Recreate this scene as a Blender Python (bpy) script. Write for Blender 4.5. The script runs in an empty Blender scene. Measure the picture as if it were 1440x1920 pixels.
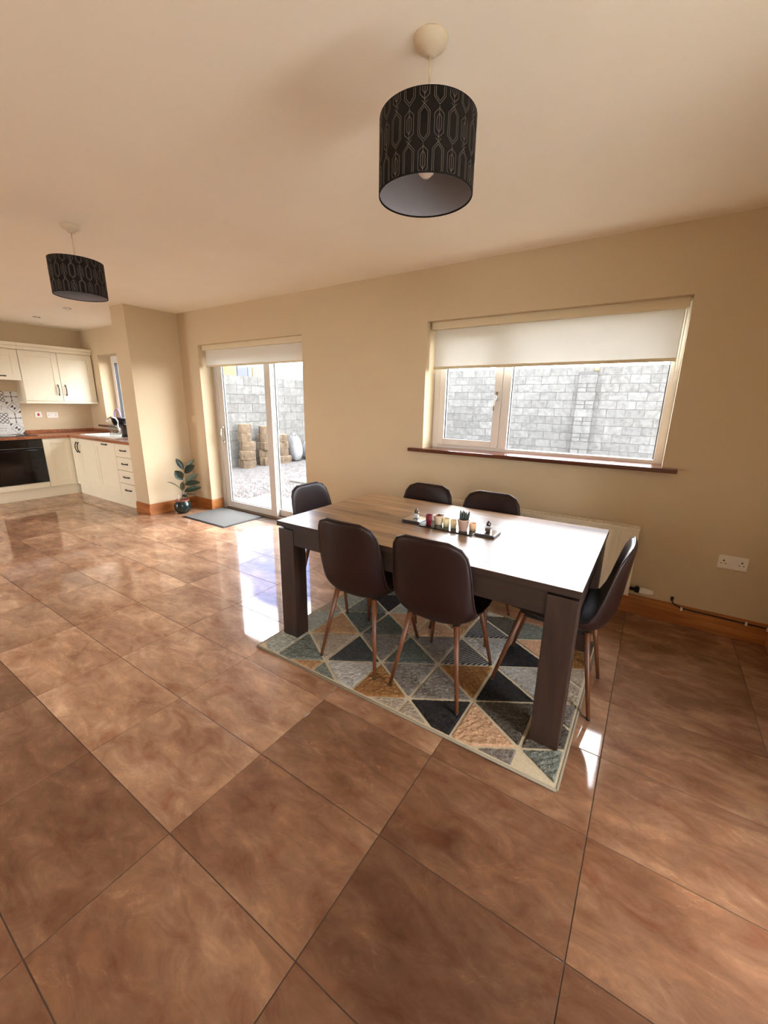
import bpy, bmesh, math, random
from mathutils import Vector, Matrix, noise as mnoise
random.seed(7)
SC = bpy.context.scene
COL = SC.collection

# ------------------------------------------------------------------ camera
cam_d = bpy.data.cameras.new('camera')
cam = bpy.data.objects.new('camera', cam_d); COL.objects.link(cam)
cam_d.sensor_fit = 'VERTICAL'; cam_d.sensor_height = 36.0
cam_d.lens = 36.0 * 766.6 / 1920.0
cam_d.clip_start = 0.02; cam_d.clip_end = 300
Rc = ((0.8353, 0.1535, -0.5279), (0.5496, -0.2063, 0.8096), (0.0153, -0.9664, -0.2567))
cam.matrix_world = Matrix(((Rc[0][0], -Rc[0][1], -Rc[0][2], 0.0),
                           (Rc[1][0], -Rc[1][1], -Rc[1][2], 0.0),
                           (Rc[2][0], -Rc[2][1], -Rc[2][2], 1.44),
                           (0, 0, 0, 1)))
SC.camera = cam

# ------------------------------------------------------------------ sky, light, exposure
SKY = 16.0
EXPOSURE = 1.15
world = bpy.data.worlds.new('overcast_sky'); SC.world = world; world.use_nodes = True
nt = world.node_tree; nt.nodes.clear()
tc = nt.nodes.new('ShaderNodeTexCoord')
sep = nt.nodes.new('ShaderNodeSeparateXYZ'); nt.links.new(tc.outputs['Generated'], sep.inputs[0])
mp = nt.nodes.new('ShaderNodeMapping'); mp.inputs['Scale'].default_value = (1.6, 1.6, 3.4); mp.inputs['Location'].default_value = (6.8, 3.6, 0.27)
nt.links.new(tc.outputs['Generated'], mp.inputs['Vector'])
nz = nt.nodes.new('ShaderNodeTexNoise'); nz.inputs['Scale'].default_value = 2.2
nz.inputs['Detail'].default_value = 7; nz.inputs['Roughness'].default_value = 0.55; nz.inputs['Distortion'].default_value = 0.4
nt.links.new(mp.outputs[0], nz.inputs['Vector'])
cr = nt.nodes.new('ShaderNodeValToRGB')
cr.color_ramp.elements[0].position = 0.40; cr.color_ramp.elements[0].color = (0.035, 0.08, 0.20, 1)
cr.color_ramp.elements[1].position = 0.56; cr.color_ramp.elements[1].color = (1.0, 1.0, 1.0, 1)
nt.links.new(nz.outputs['Fac'], cr.inputs['Fac'])
hz = nt.nodes.new('ShaderNodeMapRange'); hz.inputs['From Min'].default_value = 0.08; hz.inputs['From Max'].default_value = 0.22
nt.links.new(sep.outputs['Z'], hz.inputs['Value'])
mx = nt.nodes.new('ShaderNodeMix'); mx.data_type = 'RGBA'; mx.inputs['A'].default_value = (1.0, 1.0, 1.0, 1)
nt.links.new(hz.outputs[0], mx.inputs['Factor']); nt.links.new(cr.outputs['Color'], mx.inputs['B'])
bg = nt.nodes.new('ShaderNodeBackground'); bg.inputs['Strength'].default_value = SKY
nt.links.new(mx.outputs['Result'], bg.inputs['Color'])
wo = nt.nodes.new('ShaderNodeOutputWorld'); nt.links.new(bg.outputs[0], wo.inputs['Surface'])

def portal(name, loc, rot, sx, sy):
    d = bpy.data.lights.new(name, 'AREA'); d.shape = 'RECTANGLE'; d.size = sx; d.size_y = sy
    d.cycles.is_portal = True
    o = bpy.data.objects.new(name, d); COL.objects.link(o); o.location = loc; o.rotation_euler = rot
portal('patio_door_portal', (-4.03, 3.62, 1.05), (-math.pi/2, 0, 0), 1.74, 2.08)
portal('window_portal', (-0.83, 3.62, 1.57), (-math.pi/2, 0, 0), 1.76, 1.04)
portal('kitchen_window_portal', (-6.96, 3.62, 1.57), (-math.pi/2, 0, 0), 1.2, 1.06)
portal('added_door_portal', (1.08, 1.2, 1.05), (0, math.pi/2, 0), 2.08, 0.5)
portal('added_rear_door_portal', (-6.9, -2.73, 1.05), (math.pi/2, 0, 0), 1.0, 2.08)
portal('added_side_window_portal', (1.08, -1.35, 1.5), (0, math.pi/2, 0), 1.18, 1.7)

SC.view_settings.view_transform = 'Standard'; SC.view_settings.look = 'None'
SC.view_settings.gamma = 1.0; SC.view_settings.exposure = EXPOSURE
SC.view_settings.use_curve_mapping = False
SC.cycles.use_denoising = True
SC.cycles.max_bounces = 10; SC.cycles.diffuse_bounces = 6; SC.cycles.glossy_bounces = 4
SC.cycles.transmission_bounces = 6; SC.cycles.transparent_max_bounces = 12
SC.cycles.sample_clamp_indirect = 8.0
SC.cycles.caustics_reflective = False; SC.cycles.caustics_refractive = False

# ------------------------------------------------------------------ materials
def lin(c):
    return tuple(((v/255)/12.92 if v/255 <= 0.04045 else ((v/255+0.055)/1.055)**2.4) for v in c)
class NM:
    def __init__(s, name):
        s.m = bpy.data.materials.new(name); s.m.use_nodes = True
        s.t = s.m.node_tree; s.b = s.t.nodes['Principled BSDF']
    def n(s, kind, **kw):
        n = s.t.nodes.new(kind)
        for k, v in kw.items():
            if hasattr(n, k): setattr(n, k, v)
            else: n.inputs[k].default_value = v
        return n
    def l(s, a, b): s.t.links.new(a, b)
    def coord(s, out='Object', scale=(1,1,1), rnd=0.0, rot=(0,0,0)):
        tcn = s.n('ShaderNodeTexCoord'); mpn = s.n('ShaderNodeMapping')
        mpn.inputs['Scale'].default_value = scale; mpn.inputs['Rotation'].default_value = rot
        s.l(tcn.outputs[out], mpn.inputs['Vector'])
        if rnd:
            oi = s.n('ShaderNodeObjectInfo'); mu = s.n('ShaderNodeMath', operation='MULTIPLY'); mu.inputs[1].default_value = rnd
            s.l(oi.outputs['Random'], mu.inputs[0])
            cx = s.n('ShaderNodeCombineXYZ')
            for i in range(3): s.l(mu.outputs[0], cx.inputs[i])
            s.l(cx.outputs[0], mpn.inputs['Location'])
        return mpn.outputs[0]
    def noise(s, vec, scale=5, detail=4, rough=0.5, dist=0.0):
        n = s.n('ShaderNodeTexNoise'); n.inputs['Scale'].default_value = scale; n.inputs['Detail'].default_value = detail
        n.inputs['Roughness'].default_value = rough; n.inputs['Distortion'].default_value = dist
        s.l(vec, n.inputs['Vector']); return n.outputs['Fac']
    def ramp(s, fac, stops):
        r = s.n('ShaderNodeValToRGB'); e = r.color_ramp.elements
        while len(e) < len(stops): e.new(0.5)
        for el, (p, c) in zip(e, stops): el.position = p; el.color = (*c, 1)
        s.l(fac, r.inputs['Fac']); return r.outputs['Color']
    def bump(s, fac, strength=0.2, dist=0.01):
        b = s.n('ShaderNodeBump'); b.inputs['Strength'].default_value = strength; b.inputs['Distance'].default_value = dist
        s.l(fac, b.inputs['Height']); s.l(b.outputs[0], s.b.inputs['Normal'])
    def set(s, **kw):
        for k, v in kw.items():
            k = k.replace('_', ' ')
            s.b.inputs[k].default_value = v if not (isinstance(v, tuple) and len(v) == 3) else (*v, 1)
        return s

def plain(name, c, rough=0.5, metal=0.0, noise=0.0, nscale=8, spec=0.5, bump=0.0, bscale=60):
    M = NM(name); M.set(Roughness=rough, Metallic=metal, Specular_IOR_Level=spec)
    c = lin(c)
    if noise > 0:
        f = M.noise(M.coord(), nscale, 4)
        M.l(M.ramp(f, [(0.3, tuple(v*(1-noise) for v in c)), (0.7, tuple(min(1, v*(1+noise)) for v in c))]), M.b.inputs['Base Color'])
    else: M.set(Base_Color=c)
    if bump > 0: M.bump(M.noise(M.coord(), bscale, 3), bump, 0.004)
    return M.m
def wood(name, a, b, along='x', rough=0.45, scale=1.0, spec=0.5, rnd=5.0, coat=0.0, cut=(0.35, 0.65), bump=0.08):
    M = NM(name); sc = [22*scale]*3; sc['xyz'.index(along)] = 1.6*scale
    v = M.coord('Object', tuple(sc), rnd)
    f = M.noise(v, 1.0, 6, 0.6, 0.8)
    M.l(M.ramp(f, [(cut[0], lin(a)), (cut[1], lin(b))]), M.b.inputs['Base Color'])
    M.set(Roughness=rough, Specular_IOR_Level=spec, Coat_Weight=coat, Coat_Roughness=0.2); M.bump(f, bump, 0.003)
    return M.m
MT = {}
MT['wall'] = plain('cream_wall_paint', (204, 185, 154), 0.75, noise=0.015, nscale=3, spec=0.25, bump=0.06, bscale=180)
MT['ceiling'] = plain('cream_ceiling_paint', (248, 241, 225), 0.8, noise=0.015, nscale=2, spec=0.2, bump=0.05, bscale=120)
MT['grout'] = plain('brown_grout', (84, 63, 48), 0.8)
def tile_mat():
    M = NM('polished_brown_stone_tile')
    v = M.coord('Object', (1.0, 1.7, 1), 37.0, (0, 0, 0.35))
    big = M.noise(v, 2.2, 10, 0.62, 0.25)
    col = M.ramp(big, [(0.30, lin((130, 94, 69))), (0.44, lin((154, 116, 88))), (0.56, lin((172, 135, 106))), (0.70, lin((194, 158, 128)))])
    v2 = M.coord('Object', (1.0, 2.1, 1), 53.0, (0, 0, 0.5))
    streak = M.noise(v2, 6.0, 12, 0.67, 0.75)
    sc_ = M.ramp(streak, [(0.32, lin((160, 128, 108))), (0.5, lin((188, 188, 188))), (0.66, lin((222, 218, 212)))])
    m = M.n('ShaderNodeMix', data_type='RGBA', blend_type='OVERLAY'); m.inputs['Factor'].default_value = 0.7
    M.l(col, m.inputs['A']); M.l(sc_, m.inputs['B'])
    # thin wandering light and dark veins
    wv = M.noise(M.coord('Object', (1.0, 1.9, 1), 71.0, (0, 0, -0.3)), 2.4, 6, 0.6, 1.4)
    sb = M.n('ShaderNodeMath', operation='SUBTRACT'); sb.inputs[1].default_value = 0.5; M.l(wv, sb.inputs[0])
    ab = M.n('ShaderNodeMath', operation='ABSOLUTE'); M.l(sb.outputs[0], ab.inputs[0])
    vm = M.n('ShaderNodeMapRange'); vm.inputs['From Min'].default_value = 0.0; vm.inputs['From Max'].default_value = 0.014; vm.inputs['To Min'].default_value = 1.0; vm.inputs['To Max'].default_value = 0.0
    M.l(ab.outputs[0], vm.inputs['Value'])
    mk = M.n('ShaderNodeMath', operation='MULTIPLY'); M.l(vm.outputs[0], mk.inputs[0])
    ms = M.n('ShaderNodeMapRange'); ms.inputs['From Min'].default_value = 0.5; ms.inputs['From Max'].default_value = 0.66; ms.inputs['To Max'].default_value = 0.4; M.l(streak, ms.inputs['Value']); M.l(ms.outputs[0], mk.inputs[1])
    m2 = M.n('ShaderNodeMix', data_type='RGBA'); m2.inputs['B'].default_value = (*lin((212, 184, 150)), 1); M.l(mk.outputs[0], m2.inputs['Factor']); M.l(m.outputs['Result'], m2.inputs['A'])
    oi = M.n('ShaderNodeObjectInfo'); mr = M.n('ShaderNodeMapRange'); mr.inputs['To Min'].default_value = 0.92; mr.inputs['To Max'].default_value = 1.06
    M.l(oi.outputs['Random'], mr.inputs['Value'])
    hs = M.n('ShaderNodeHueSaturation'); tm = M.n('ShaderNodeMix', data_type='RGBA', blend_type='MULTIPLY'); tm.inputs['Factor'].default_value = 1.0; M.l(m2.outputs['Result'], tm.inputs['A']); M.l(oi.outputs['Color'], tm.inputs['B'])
    M.l(mr.outputs[0], hs.inputs['Value']); M.l(tm.outputs['Result'], hs.inputs['Color'])
    M.l(hs.outputs[0], M.b.inputs['Base Color'])
    rr = M.n('ShaderNodeMapRange'); rr.inputs['To Min'].default_value = 0.02; rr.inputs['To Max'].default_value = 0.09
    M.l(streak, rr.inputs['Value']); M.l(rr.outputs[0], M.b.inputs['Coat Roughness'])
    M.set(Specular_IOR_Level=0.12, Roughness=0.5, Coat_Weight=0.9, Coat_IOR=1.5); M.bump(streak, 0.02, 0.003)
    return M.m
MT['tile'] = tile_mat()
MT['pine'] = wood('varnished_pine', (150, 88, 42), (190, 124, 66), 'x', 0.35, 1.2)
MT['pine_y'] = wood('varnished_pine_y', (150, 88, 42), (190, 124, 66), 'y', 0.35, 1.2)
MT['sill'] = wood('dark_mahogany_sill', (74, 36, 24), (104, 54, 36), 'x', 0.16, 1.0)
MT['upvc'] = plain('white_upvc', (236, 232, 226), 0.3)
MT['upvc_door'] = plain('off_white_door_frame', (196, 189, 180), 0.35)
MT['alu'] = plain('bronze_edge_seal', (120, 98, 78), 0.45, noise=0.03)
MT['rubber'] = plain('black_rubber', (22, 22, 22), 0.6)
MT['white_plastic'] = plain('white_plastic', (232, 226, 216), 0.35)
MT['black_plastic'] = plain('black_plastic', (20, 19, 19), 0.4)
MT['chrome'] = plain('chrome', (200, 198, 194), 0.18, 1.0)
MT['radiator'] = plain('cream_radiator_enamel', (232, 220, 196), 0.35)
MT['cream_unit'] = plain('cream_painted_wood', (230, 221, 197), 0.42, noise=0.015, nscale=4)
MT['iron'] = plain('black_iron', (24, 20, 18), 0.45)
MT['worktop'] = wood('walnut_block_worktop', (120, 70, 44), (166, 104, 68), 'x', 0.3, 1.1)
MT['oven_glass'] = plain('black_oven_glass', (7, 7, 8), 0.08)
MT['ceramic'] = plain('white_ceramic', (238, 236, 230), 0.15)
def glass_mat(name, refl=0.06, tint=(1, 1, 1)):
    m = bpy.data.materials.new(name); m.use_nodes = True; t = m.node_tree; t.nodes.clear()
    o = t.nodes.new('ShaderNodeOutputMaterial'); mxs = t.nodes.new('ShaderNodeMixShader')
    tr = t.nodes.new('ShaderNodeBsdfTransparent'); tr.inputs[0].default_value = (*tint, 1)
    gl = t.nodes.new('ShaderNodeBsdfGlossy'); gl.inputs['Roughness'].default_value = 0.02
    lw = t.nodes.new('ShaderNodeLayerWeight'); pw = t.nodes.new('ShaderNodeMath'); pw.operation = 'POWER'; pw.inputs[1].default_value = 5.0
    ad = t.nodes.new('ShaderNodeMath'); ad.operation = 'MULTIPLY_ADD'; ad.inputs[1].default_value = 0.9; ad.inputs[2].default_value = 0.03
    t.links.new(lw.outputs['Facing'], pw.inputs[0]); t.links.new(pw.outputs[0], ad.inputs[0])
    t.links.new(ad.outputs[0], mxs.inputs[0]); t.links.new(tr.outputs[0], mxs.inputs[1]); t.links.new(gl.outputs[0], mxs.inputs[2])
    t.links.new(mxs.outputs[0], o.inputs['Surface']); return m
MT['glass'] = glass_mat('window_glass', tint=(0.93, 0.94, 0.94))
MT['clear'] = glass_mat('clear_glass', tint=(0.9, 0.92, 0.92))
def blind_mat():
    M = NM('cream_blind_fabric'); M.t.nodes.remove(M.b)
    o = M.t.nodes['Material Output']
    d = M.n('ShaderNodeBsdfDiffuse'); d.inputs[0].default_value = (*lin((236, 233, 222)), 1)
    tr = M.n('ShaderNodeBsdfTranslucent'); tr.inputs[0].default_value = (*lin((224, 224, 222)), 1)
    m = M.n('ShaderNodeMixShader'); m.inputs[0].default_value = 0.30
    M.l(d.outputs[0], m.inputs[1]); M.l(tr.outputs[0], m.inputs[2]); M.l(m.outputs[0], o.inputs['Surface']); return M.m
MT['blind'] = blind_mat()
MT['blind_case'] = plain('cream_blind_cassette', (214, 200, 168), 0.5)
MT['table_top'] = wood('oak_table_top', (72, 48, 30), (156, 118, 80), 'x', 0.30, 0.7, spec=0.6, rnd=0.0, cut=(0.3, 0.66), bump=0.02)
MT['table_leg'] = wood('dark_oak_leg', (35, 22, 16), (54, 36, 27), 'z', 0.5, 0.8)
MT['table_rail'] = wood('dark_oak_rail', (32, 21, 15), (48, 33, 25), 'x', 0.5, 0.8)
MT['leather'] = plain('dark_brown_leather', (32, 14, 11), 0.40, noise=0.06, nscale=20, spec=0.35, bump=0.08, bscale=220)
MT['piping'] = plain('dark_brown_piping', (36, 20, 17), 0.4)
MT['chair_leg'] = wood('wood_effect_leg', (78, 42, 22), (110, 64, 34), 'z', 0.4, 1.0)
MT['under'] = plain('black_chair_underside', (16, 14, 14), 0.6)
MT['rug_base'] = plain('cream_rug_yarn', (190, 174, 146), 0.95, noise=0.12, nscale=120, spec=0.1, bump=0.5, bscale=260)
def pile(name, a, b, stripes=False):
    M = NM(name); v = M.coord('Object', (1, 1, 1), 11.0)
    f = M.noise(v, 48, 6, 0.72, 0.8)
    if stripes:
        w = M.n('ShaderNodeTexWave'); w.inputs['Scale'].default_value = 22; w.inputs['Distortion'].default_value = 1.5
        w.inputs['Detail'].default_value = 2
        M.l(M.coord('Object', (1, 1, 1), 3.0, (0, 0, 0.55)), w.inputs['Vector']); f = w.outputs['Fac']
    M.l(M.ramp(f, [(0.3, lin(a)), (0.68, lin(b))]), M.b.inputs['Base Color'])
    M.set(Roughness=0.95, Specular_IOR_Level=0.1); M.bump(M.noise(v, 230, 2, 0.6), 0.7, 0.006); return M.m
RUG = {
 'pale': pile('pale_teal_pile', (116, 118, 108), (180, 179, 165)), 'teal': pile('teal_pile', (60, 63, 58), (102, 105, 97)),
 'mid': pile('grey_green_pile', (80, 83, 76), (126, 128, 118)), 'slate': pile('slate_pile', (40, 42, 41), (73, 75, 72)),
 'char': pile('charcoal_pile', (25, 23, 22), (58, 54, 52)), 'tan': pile('tan_pile', (132, 96, 66), (180, 142, 104)),
 'peach': pile('peach_pile', (158, 120, 90), (202, 164, 130)), 'ochre': pile('ochre_pile', (108, 72, 40), (158, 114, 70)),
 'taupe': pile('taupe_pile', (84, 76, 69), (138, 128, 118)), 'beige': pile('beige_pile', (128, 112, 95), (174, 158, 138)),
 'light': pile('light_grey_pile', (130, 125, 117), (182, 176, 166)), 'stripe': pile('striped_pile', (36, 36, 39), (140, 134, 127), True),
 'olive': pile('dark_taupe_pile', (58, 53, 47), (98, 90, 79))}
MT['shade'] = plain('charcoal_shade_fabric', (30, 26, 25), 0.85, noise=0.12, nscale=40, spec=0.15, bump=0.3, bscale=300)
MT['shade_in'] = plain('grey_shade_lining', (132, 129, 134), 0.7)
MT['print'] = plain('silver_print', (104, 97, 88), 0.4, 0.3)
MT['bulb'] = plain('frosted_bulb', (238, 232, 222), 0.25)
MT['cord'] = plain('cream_flex', (214, 198, 170), 0.45)
MT['mat'] = plain('grey_mat_carpet', (104, 102, 98), 0.95, noise=0.25, nscale=160, spec=0.1, bump=0.5, bscale=300)
MT['pot'] = plain('dark_green_glaze', (30, 42, 38), 0.16, noise=0.5, nscale=14)
MT['terracotta'] = plain('brown_pot_rim', (128, 66, 46), 0.4)
MT['soil'] = plain('potting_soil', (52, 36, 28), 0.95, noise=0.3, nscale=60)
MT['leaf'] = plain('dark_rubber_leaf', (30, 46, 34), 0.28, noise=0.25, nscale=12)
MT['leaf2'] = plain('olive_rubber_leaf', (62, 64, 46), 0.4, noise=0.2, nscale=12)
MT['stem'] = plain('pale_brown_stem', (124, 112, 90), 0.6)
def block_mat():
    M = NM('grey_concrete_block'); v = M.coord('Object', (1, 1, 1), 23.0)
    f = M.noise(v, 9, 6, 0.65); 
    c = M.ramp(f, [(0.3, lin((66, 65, 63))), (0.7, lin((92, 91, 88)))])
    oi = M.n('ShaderNodeObjectInfo'); mr = M.n('ShaderNodeMapRange'); mr.inputs['To Min'].default_value = 0.86; mr.inputs['To Max'].default_value = 1.1
    M.l(oi.outputs['Random'], mr.inputs['Value']); hs = M.n('ShaderNodeHueSaturation'); M.l(mr.outputs[0], hs.inputs['Value'])
    M.l(c, hs.inputs['Color']); M.l(hs.outputs[0], M.b.inputs['Base Color']); M.set(Roughness=0.95, Specular_IOR_Level=0.1)
    M.bump(M.noise(v, 60, 4), 0.5, 0.01); return M.m
MT['block'] = block_mat()
MT['mortar'] = plain('grey_mortar', (58, 57, 55), 0.95, noise=0.1, nscale=30)
MT['gravel'] = plain('grey_gravel', (60, 57, 55), 0.95, noise=0.4, nscale=45, bump=0.9, bscale=60)
MT['pebble'] = plain('mixed_pebble', (66, 61, 59), 0.9, noise=0.45, nscale=6)
MT['slab'] = plain('pale_paving', (82, 80, 75), 0.9, noise=0.12, nscale=8)
MT['concrete'] = plain('pale_bounce_ground', (214, 210, 202), 0.9, noise=0.06, nscale=3)  # for unseen ground, made pale to bounce light onto the ceiling
MT['log_bark'] = plain('log_bark', (70, 56, 40), 0.95, noise=0.4, nscale=14, bump=0.7, bscale=40)
MT['log_end'] = plain('cut_log_end', (104, 83, 56), 0.9, noise=0.2, nscale=12)
MT['sack'] = plain('white_sack', (94, 94, 96), 0.7, noise=0.1, nscale=10)
MT['moss'] = plain('mossy_weeds', (86, 84, 52), 0.95, noise=0.4, nscale=14)

# ------------------------------------------------------------------ mesh helpers
class MB:
    def __init__(s): s.v = []; s.f = []; s.sm = []
    def add(s, verts, faces, smooth=False):
        k = len(s.v); s.v += [tuple(v) for v in verts]
        s.f += [tuple(i + k for i in f) for f in faces]; s.sm += [smooth] * len(faces); return s
    def box(s, x0, x1, y0, y1, z0, z1, bev=0.0):
        if x0 > x1: x0, x1 = x1, x0
        if y0 > y1: y0, y1 = y1, y0
        if z0 > z1: z0, z1 = z1, z0
        if bev <= 0:
            v = [(x, y, z) for z in (z0, z1) for y in (y0, y1) for x in (x0, x1)]
            return s.add(v, [(0, 2, 3, 1), (4, 5, 7, 6), (0, 1, 5, 4), (2, 6, 7, 3), (0, 4, 6, 2), (1, 3, 7, 5)])
        b = min(bev, (x1-x0)/2.01, (y1-y0)/2.01, (z1-z0)/2.01)
        bm = bmesh.new(); bmesh.ops.create_cube(bm, size=1.0)
        for q in bm.verts:
            q.co.x = x1 if q.co.x > 0 else x0; q.co.y = y1 if q.co.y > 0 else y0; q.co.z = z1 if q.co.z > 0 else z0
        bmesh.ops.bevel(bm, geom=bm.edges[:], offset=b, segments=2, affect='EDGES', profile=0.6)
        bm.verts.index_update()
        s.add([q.co[:] for q in bm.verts], [[q.index for q in f.verts] for f in bm.faces]); bm.free(); return s
    def tube(s, pts, r, n=8, caps=True):
        pts = [Vector(p) for p in pts]; rs = r if isinstance(r, (list, tuple)) else [r]*len(pts)
        k = len(s.v); up = None; rings = []
        for i, p in enumerate(pts):
            t = (pts[min(i+1, len(pts)-1)] - pts[max(i-1, 0)]).normalized()
            if up is None or abs(up.dot(t)) > 0.98: up = Vector((0, 0, 1)) if abs(t.z) < 0.9 else Vector((0, 1, 0))
            a = t.cross(up).normalized(); b = t.cross(a).normalized(); up = -b
            rings.append([p + (a*math.cos(2*math.pi*j/n) + b*math.sin(2*math.pi*j/n))*rs[i] for j in range(n)])
        vs = [q for rg in rings for q in rg]; fs = []
        for i in range(len(pts)-1):
            for j in range(n): fs.append((i*n+j, i*n+(j+1) % n, (i+1)*n+(j+1) % n, (i+1)*n+j))
        s.add(vs, fs, True)
        if caps:
            s.f.append(tuple(k + j for j in range(n))[::-1]); s.sm.append(False)
            s.f.append(tuple(k + (len(pts)-1)*n + j for j in range(n))); s.sm.append(False)
        return s
    def lathe(s, c, prof, n=24, axis='z', smooth=True):
        vs = []; fs = []
        for (r, z) in prof:
            for j in range(n):
                a = 2*math.pi*j/n; p = (r*math.cos(a), r*math.sin(a), z)
                if axis == 'x': p = (p[2], p[0], p[1])
                if axis == 'y': p = (p[0], p[2], p[1])
                vs.append((c[0]+p[0], c[1]+p[1], c[2]+p[2]))
        m = len(prof)
        for i in range(m-1):
            for j in range(n): fs.append((i*n+j, i*n+(j+1) % n, (i+1)*n+(j+1) % n, (i+1)*n+j))
        k = len(s.v); s.add(vs, fs, smooth)
        if prof[0][0] > 1e-5: s.f.append(tuple(k+j for j in range(n))[::-1]); s.sm.append(False)
        if prof[-1][0] > 1e-5: s.f.append(tuple(k+(m-1)*n+j for j in range(n))); s.sm.append(False)
        return s
    def build(s, name, mat, parent=None, base=None):
        off = OFF[parent] if parent is not None else None
        if off is None:
            if base is None:
                xs = [v[0] for v in s.v]; ys = [v[1] for v in s.v]; zs = [v[2] for v in s.v]
                base = ((min(xs)+max(xs))/2, (min(ys)+max(ys))/2, min(zs))
            off = Vector(base)
        me = bpy.data.meshes.new(name)
        me.from_pydata([(v[0]-off[0], v[1]-off[1], v[2]-off[2]) for v in s.v], [], s.f)
        me.polygons.foreach_set('use_smooth', s.sm)
        bm = bmesh.new(); bm.from_mesh(me); bmesh.ops.recalc_face_normals(bm, faces=bm.faces[:]); bm.to_mesh(me); bm.free()
        me.materials.append(MT[mat] if isinstance(mat, str) else mat)
        o = bpy.data.objects.new(name, me); COL.objects.link(o)
        if parent is not None: o.parent = parent
        else: o.location = off
        OFF[o] = Vector(off)
        return o
OFF = {}
def tag(o, label=None, cat=None, group=None, kind=None):
    if label: o['label'] = label
    if cat: o['category'] = cat
    if group: o['group'] = group
    if kind: o['kind'] = kind
    return o
def thing(name, loc, label, cat, group=None, kind=None):
    o = bpy.data.objects.new(name, None); COL.objects.link(o); o.location = loc; o.empty_display_size = 0.1
    OFF[o] = Vector(loc); return tag(o, label, cat, group, kind)
def struct(o, label=None, cat=None): return tag(o, label, cat, None, 'structure')

# ------------------------------------------------------------------ room shell
GD0, GD1 = 0.95, 1.45     # unseen fill-light door added in the right wall, beside the camera
H = 2.492; YW = 3.25; XR = 0.79; XL = -8.10; YB = -2.4; YO = 3.60
def wall_grid(mb, axis, c0, c1, u0, u1, z0, z1, holes):
    us = sorted({u0, u1, *[h[0] for h in holes], *[h[1] for h in holes]})
    for a, b in zip(us[:-1], us[1:]):
        cuts = sorted([(h[2], h[3]) for h in holes if h[0] <= a + 1e-6 and h[1] >= b - 1e-6])
        z = z0
        for (p, q) in cuts + [(z1, z1)]:
            if p > z + 1e-6:
                if axis == 'y': mb.box(a, b, c0, c1, z, p)
                else: mb.box(c0, c1, a, b, z, p)
            z = q
DOOR = (-4.914, -3.147, -0.1, 2.10); WIN = (-1.722, 0.062, 1.035, 2.098); KWIN = (-7.58, -6.35, 1.03, 2.11)
m = MB(); wall_grid(m, 'y', YW, YO, XL-0.3, XR+0.26, -0.1, H+0.1, [DOOR, WIN, KWIN])
struct(m.build('wall_back', 'wall'), 'cream painted wall holding the patio door and wide window', 'wall')
m = MB(); wall_grid(m, 'x', XR, XR+0.26, YB-0.3, YW, -0.1, H+0.1, [(GD0, GD1, -0.1, 2.1), (-2.2, -0.5, 0.9, 2.1)])
struct(m.build('wall_right', 'wall'), 'cream painted wall at the right edge with pine skirting', 'wall')
struct(MB().box(XL-0.3, XL, YB-0.3, YW, -0.1, H+0.1).build('wall_left', 'wall'), 'cream kitchen end wall behind the wall cupboards', 'wall')
m = MB(); wall_grid(m, 'y', YB-0.3, YB, XL, XR, -0.1, H+0.1, [(-7.4, -6.4, -0.1, 2.1)])
struct(m.build('wall_front', 'wall'), 'cream painted wall behind the camera', 'wall')
PX0, PX1, PY0 = -5.62, -5.302, 2.62
struct(MB().box(PX0, PX1, PY0, YW, -0.05, H).build('wall_pier', 'wall'), 'cream stub wall between the kitchen units and patio door', 'wall')
struct(MB().box(XL-0.3, XR+0.26, YB-0.3, YO, H, H+0.15).build('ceiling', 'ceiling'), 'smooth cream ceiling over the whole room', 'ceiling')
floor = struct(MB().box(XL-0.3, XR+0.26, YB-0.3, YO, -0.12, -0.002).build('floor', 'grout'), 'glossy brown stone-look tiled floor', 'floor')
# tiles: 0.6 x 0.4 grid, each an object; equal sizes share one mesh
TX, TY, X0, Y0, G = 0.60, 0.398, -1.789, 0.107, 0.0016
meshes = {}
def cuts(o, st, lo, hi):
    k = math.floor((lo-o)/st); c = [lo]
    while True:
        k += 1; p = o + k*st
        if p >= hi - 0.03: break
        if p > lo + 0.03: c.append(p)
    return c + [hi]
xs = cuts(X0, TX, XL, XR); ys = cuts(Y0, TY, YB, YW) 
TRNG = random.Random(4)
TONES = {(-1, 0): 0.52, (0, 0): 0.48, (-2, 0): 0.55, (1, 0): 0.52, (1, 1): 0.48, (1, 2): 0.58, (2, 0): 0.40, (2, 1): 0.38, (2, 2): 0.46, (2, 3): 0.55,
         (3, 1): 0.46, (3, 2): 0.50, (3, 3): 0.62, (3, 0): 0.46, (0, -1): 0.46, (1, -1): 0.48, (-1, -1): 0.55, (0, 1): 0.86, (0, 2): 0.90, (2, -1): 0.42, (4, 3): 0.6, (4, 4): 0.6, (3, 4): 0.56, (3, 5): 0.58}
def add_tile(xa, xb, ya, yb):
    key = (round(xb-xa, 3), round(yb-ya, 3))
    if key not in meshes:
        w, d = key; t = MB().box(-w/2+G, w/2-G, -d/2+G, d/2-G, -0.008, 0.0, 0.0012)
        me = bpy.data.meshes.new('tile'); me.from_pydata(t.v, [], t.f); me.materials.append(MT['tile']); meshes[key] = me
    o = bpy.data.objects.new('tile', meshes[key]); COL.objects.link(o); o.parent = floor
    o.location = Vector(((xa+xb)/2, (ya+yb)/2, 0)) - OFF[floor]
    # tile-to-tile stone tones, plus light falloff painted darker towards foreground and right
    cx, cy = (xa+xb)/2, (ya+yb)/2
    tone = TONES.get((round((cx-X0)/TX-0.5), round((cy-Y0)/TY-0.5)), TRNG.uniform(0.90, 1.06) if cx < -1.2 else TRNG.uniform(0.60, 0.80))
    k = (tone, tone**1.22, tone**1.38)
    o.color = (*k, 1)
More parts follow.
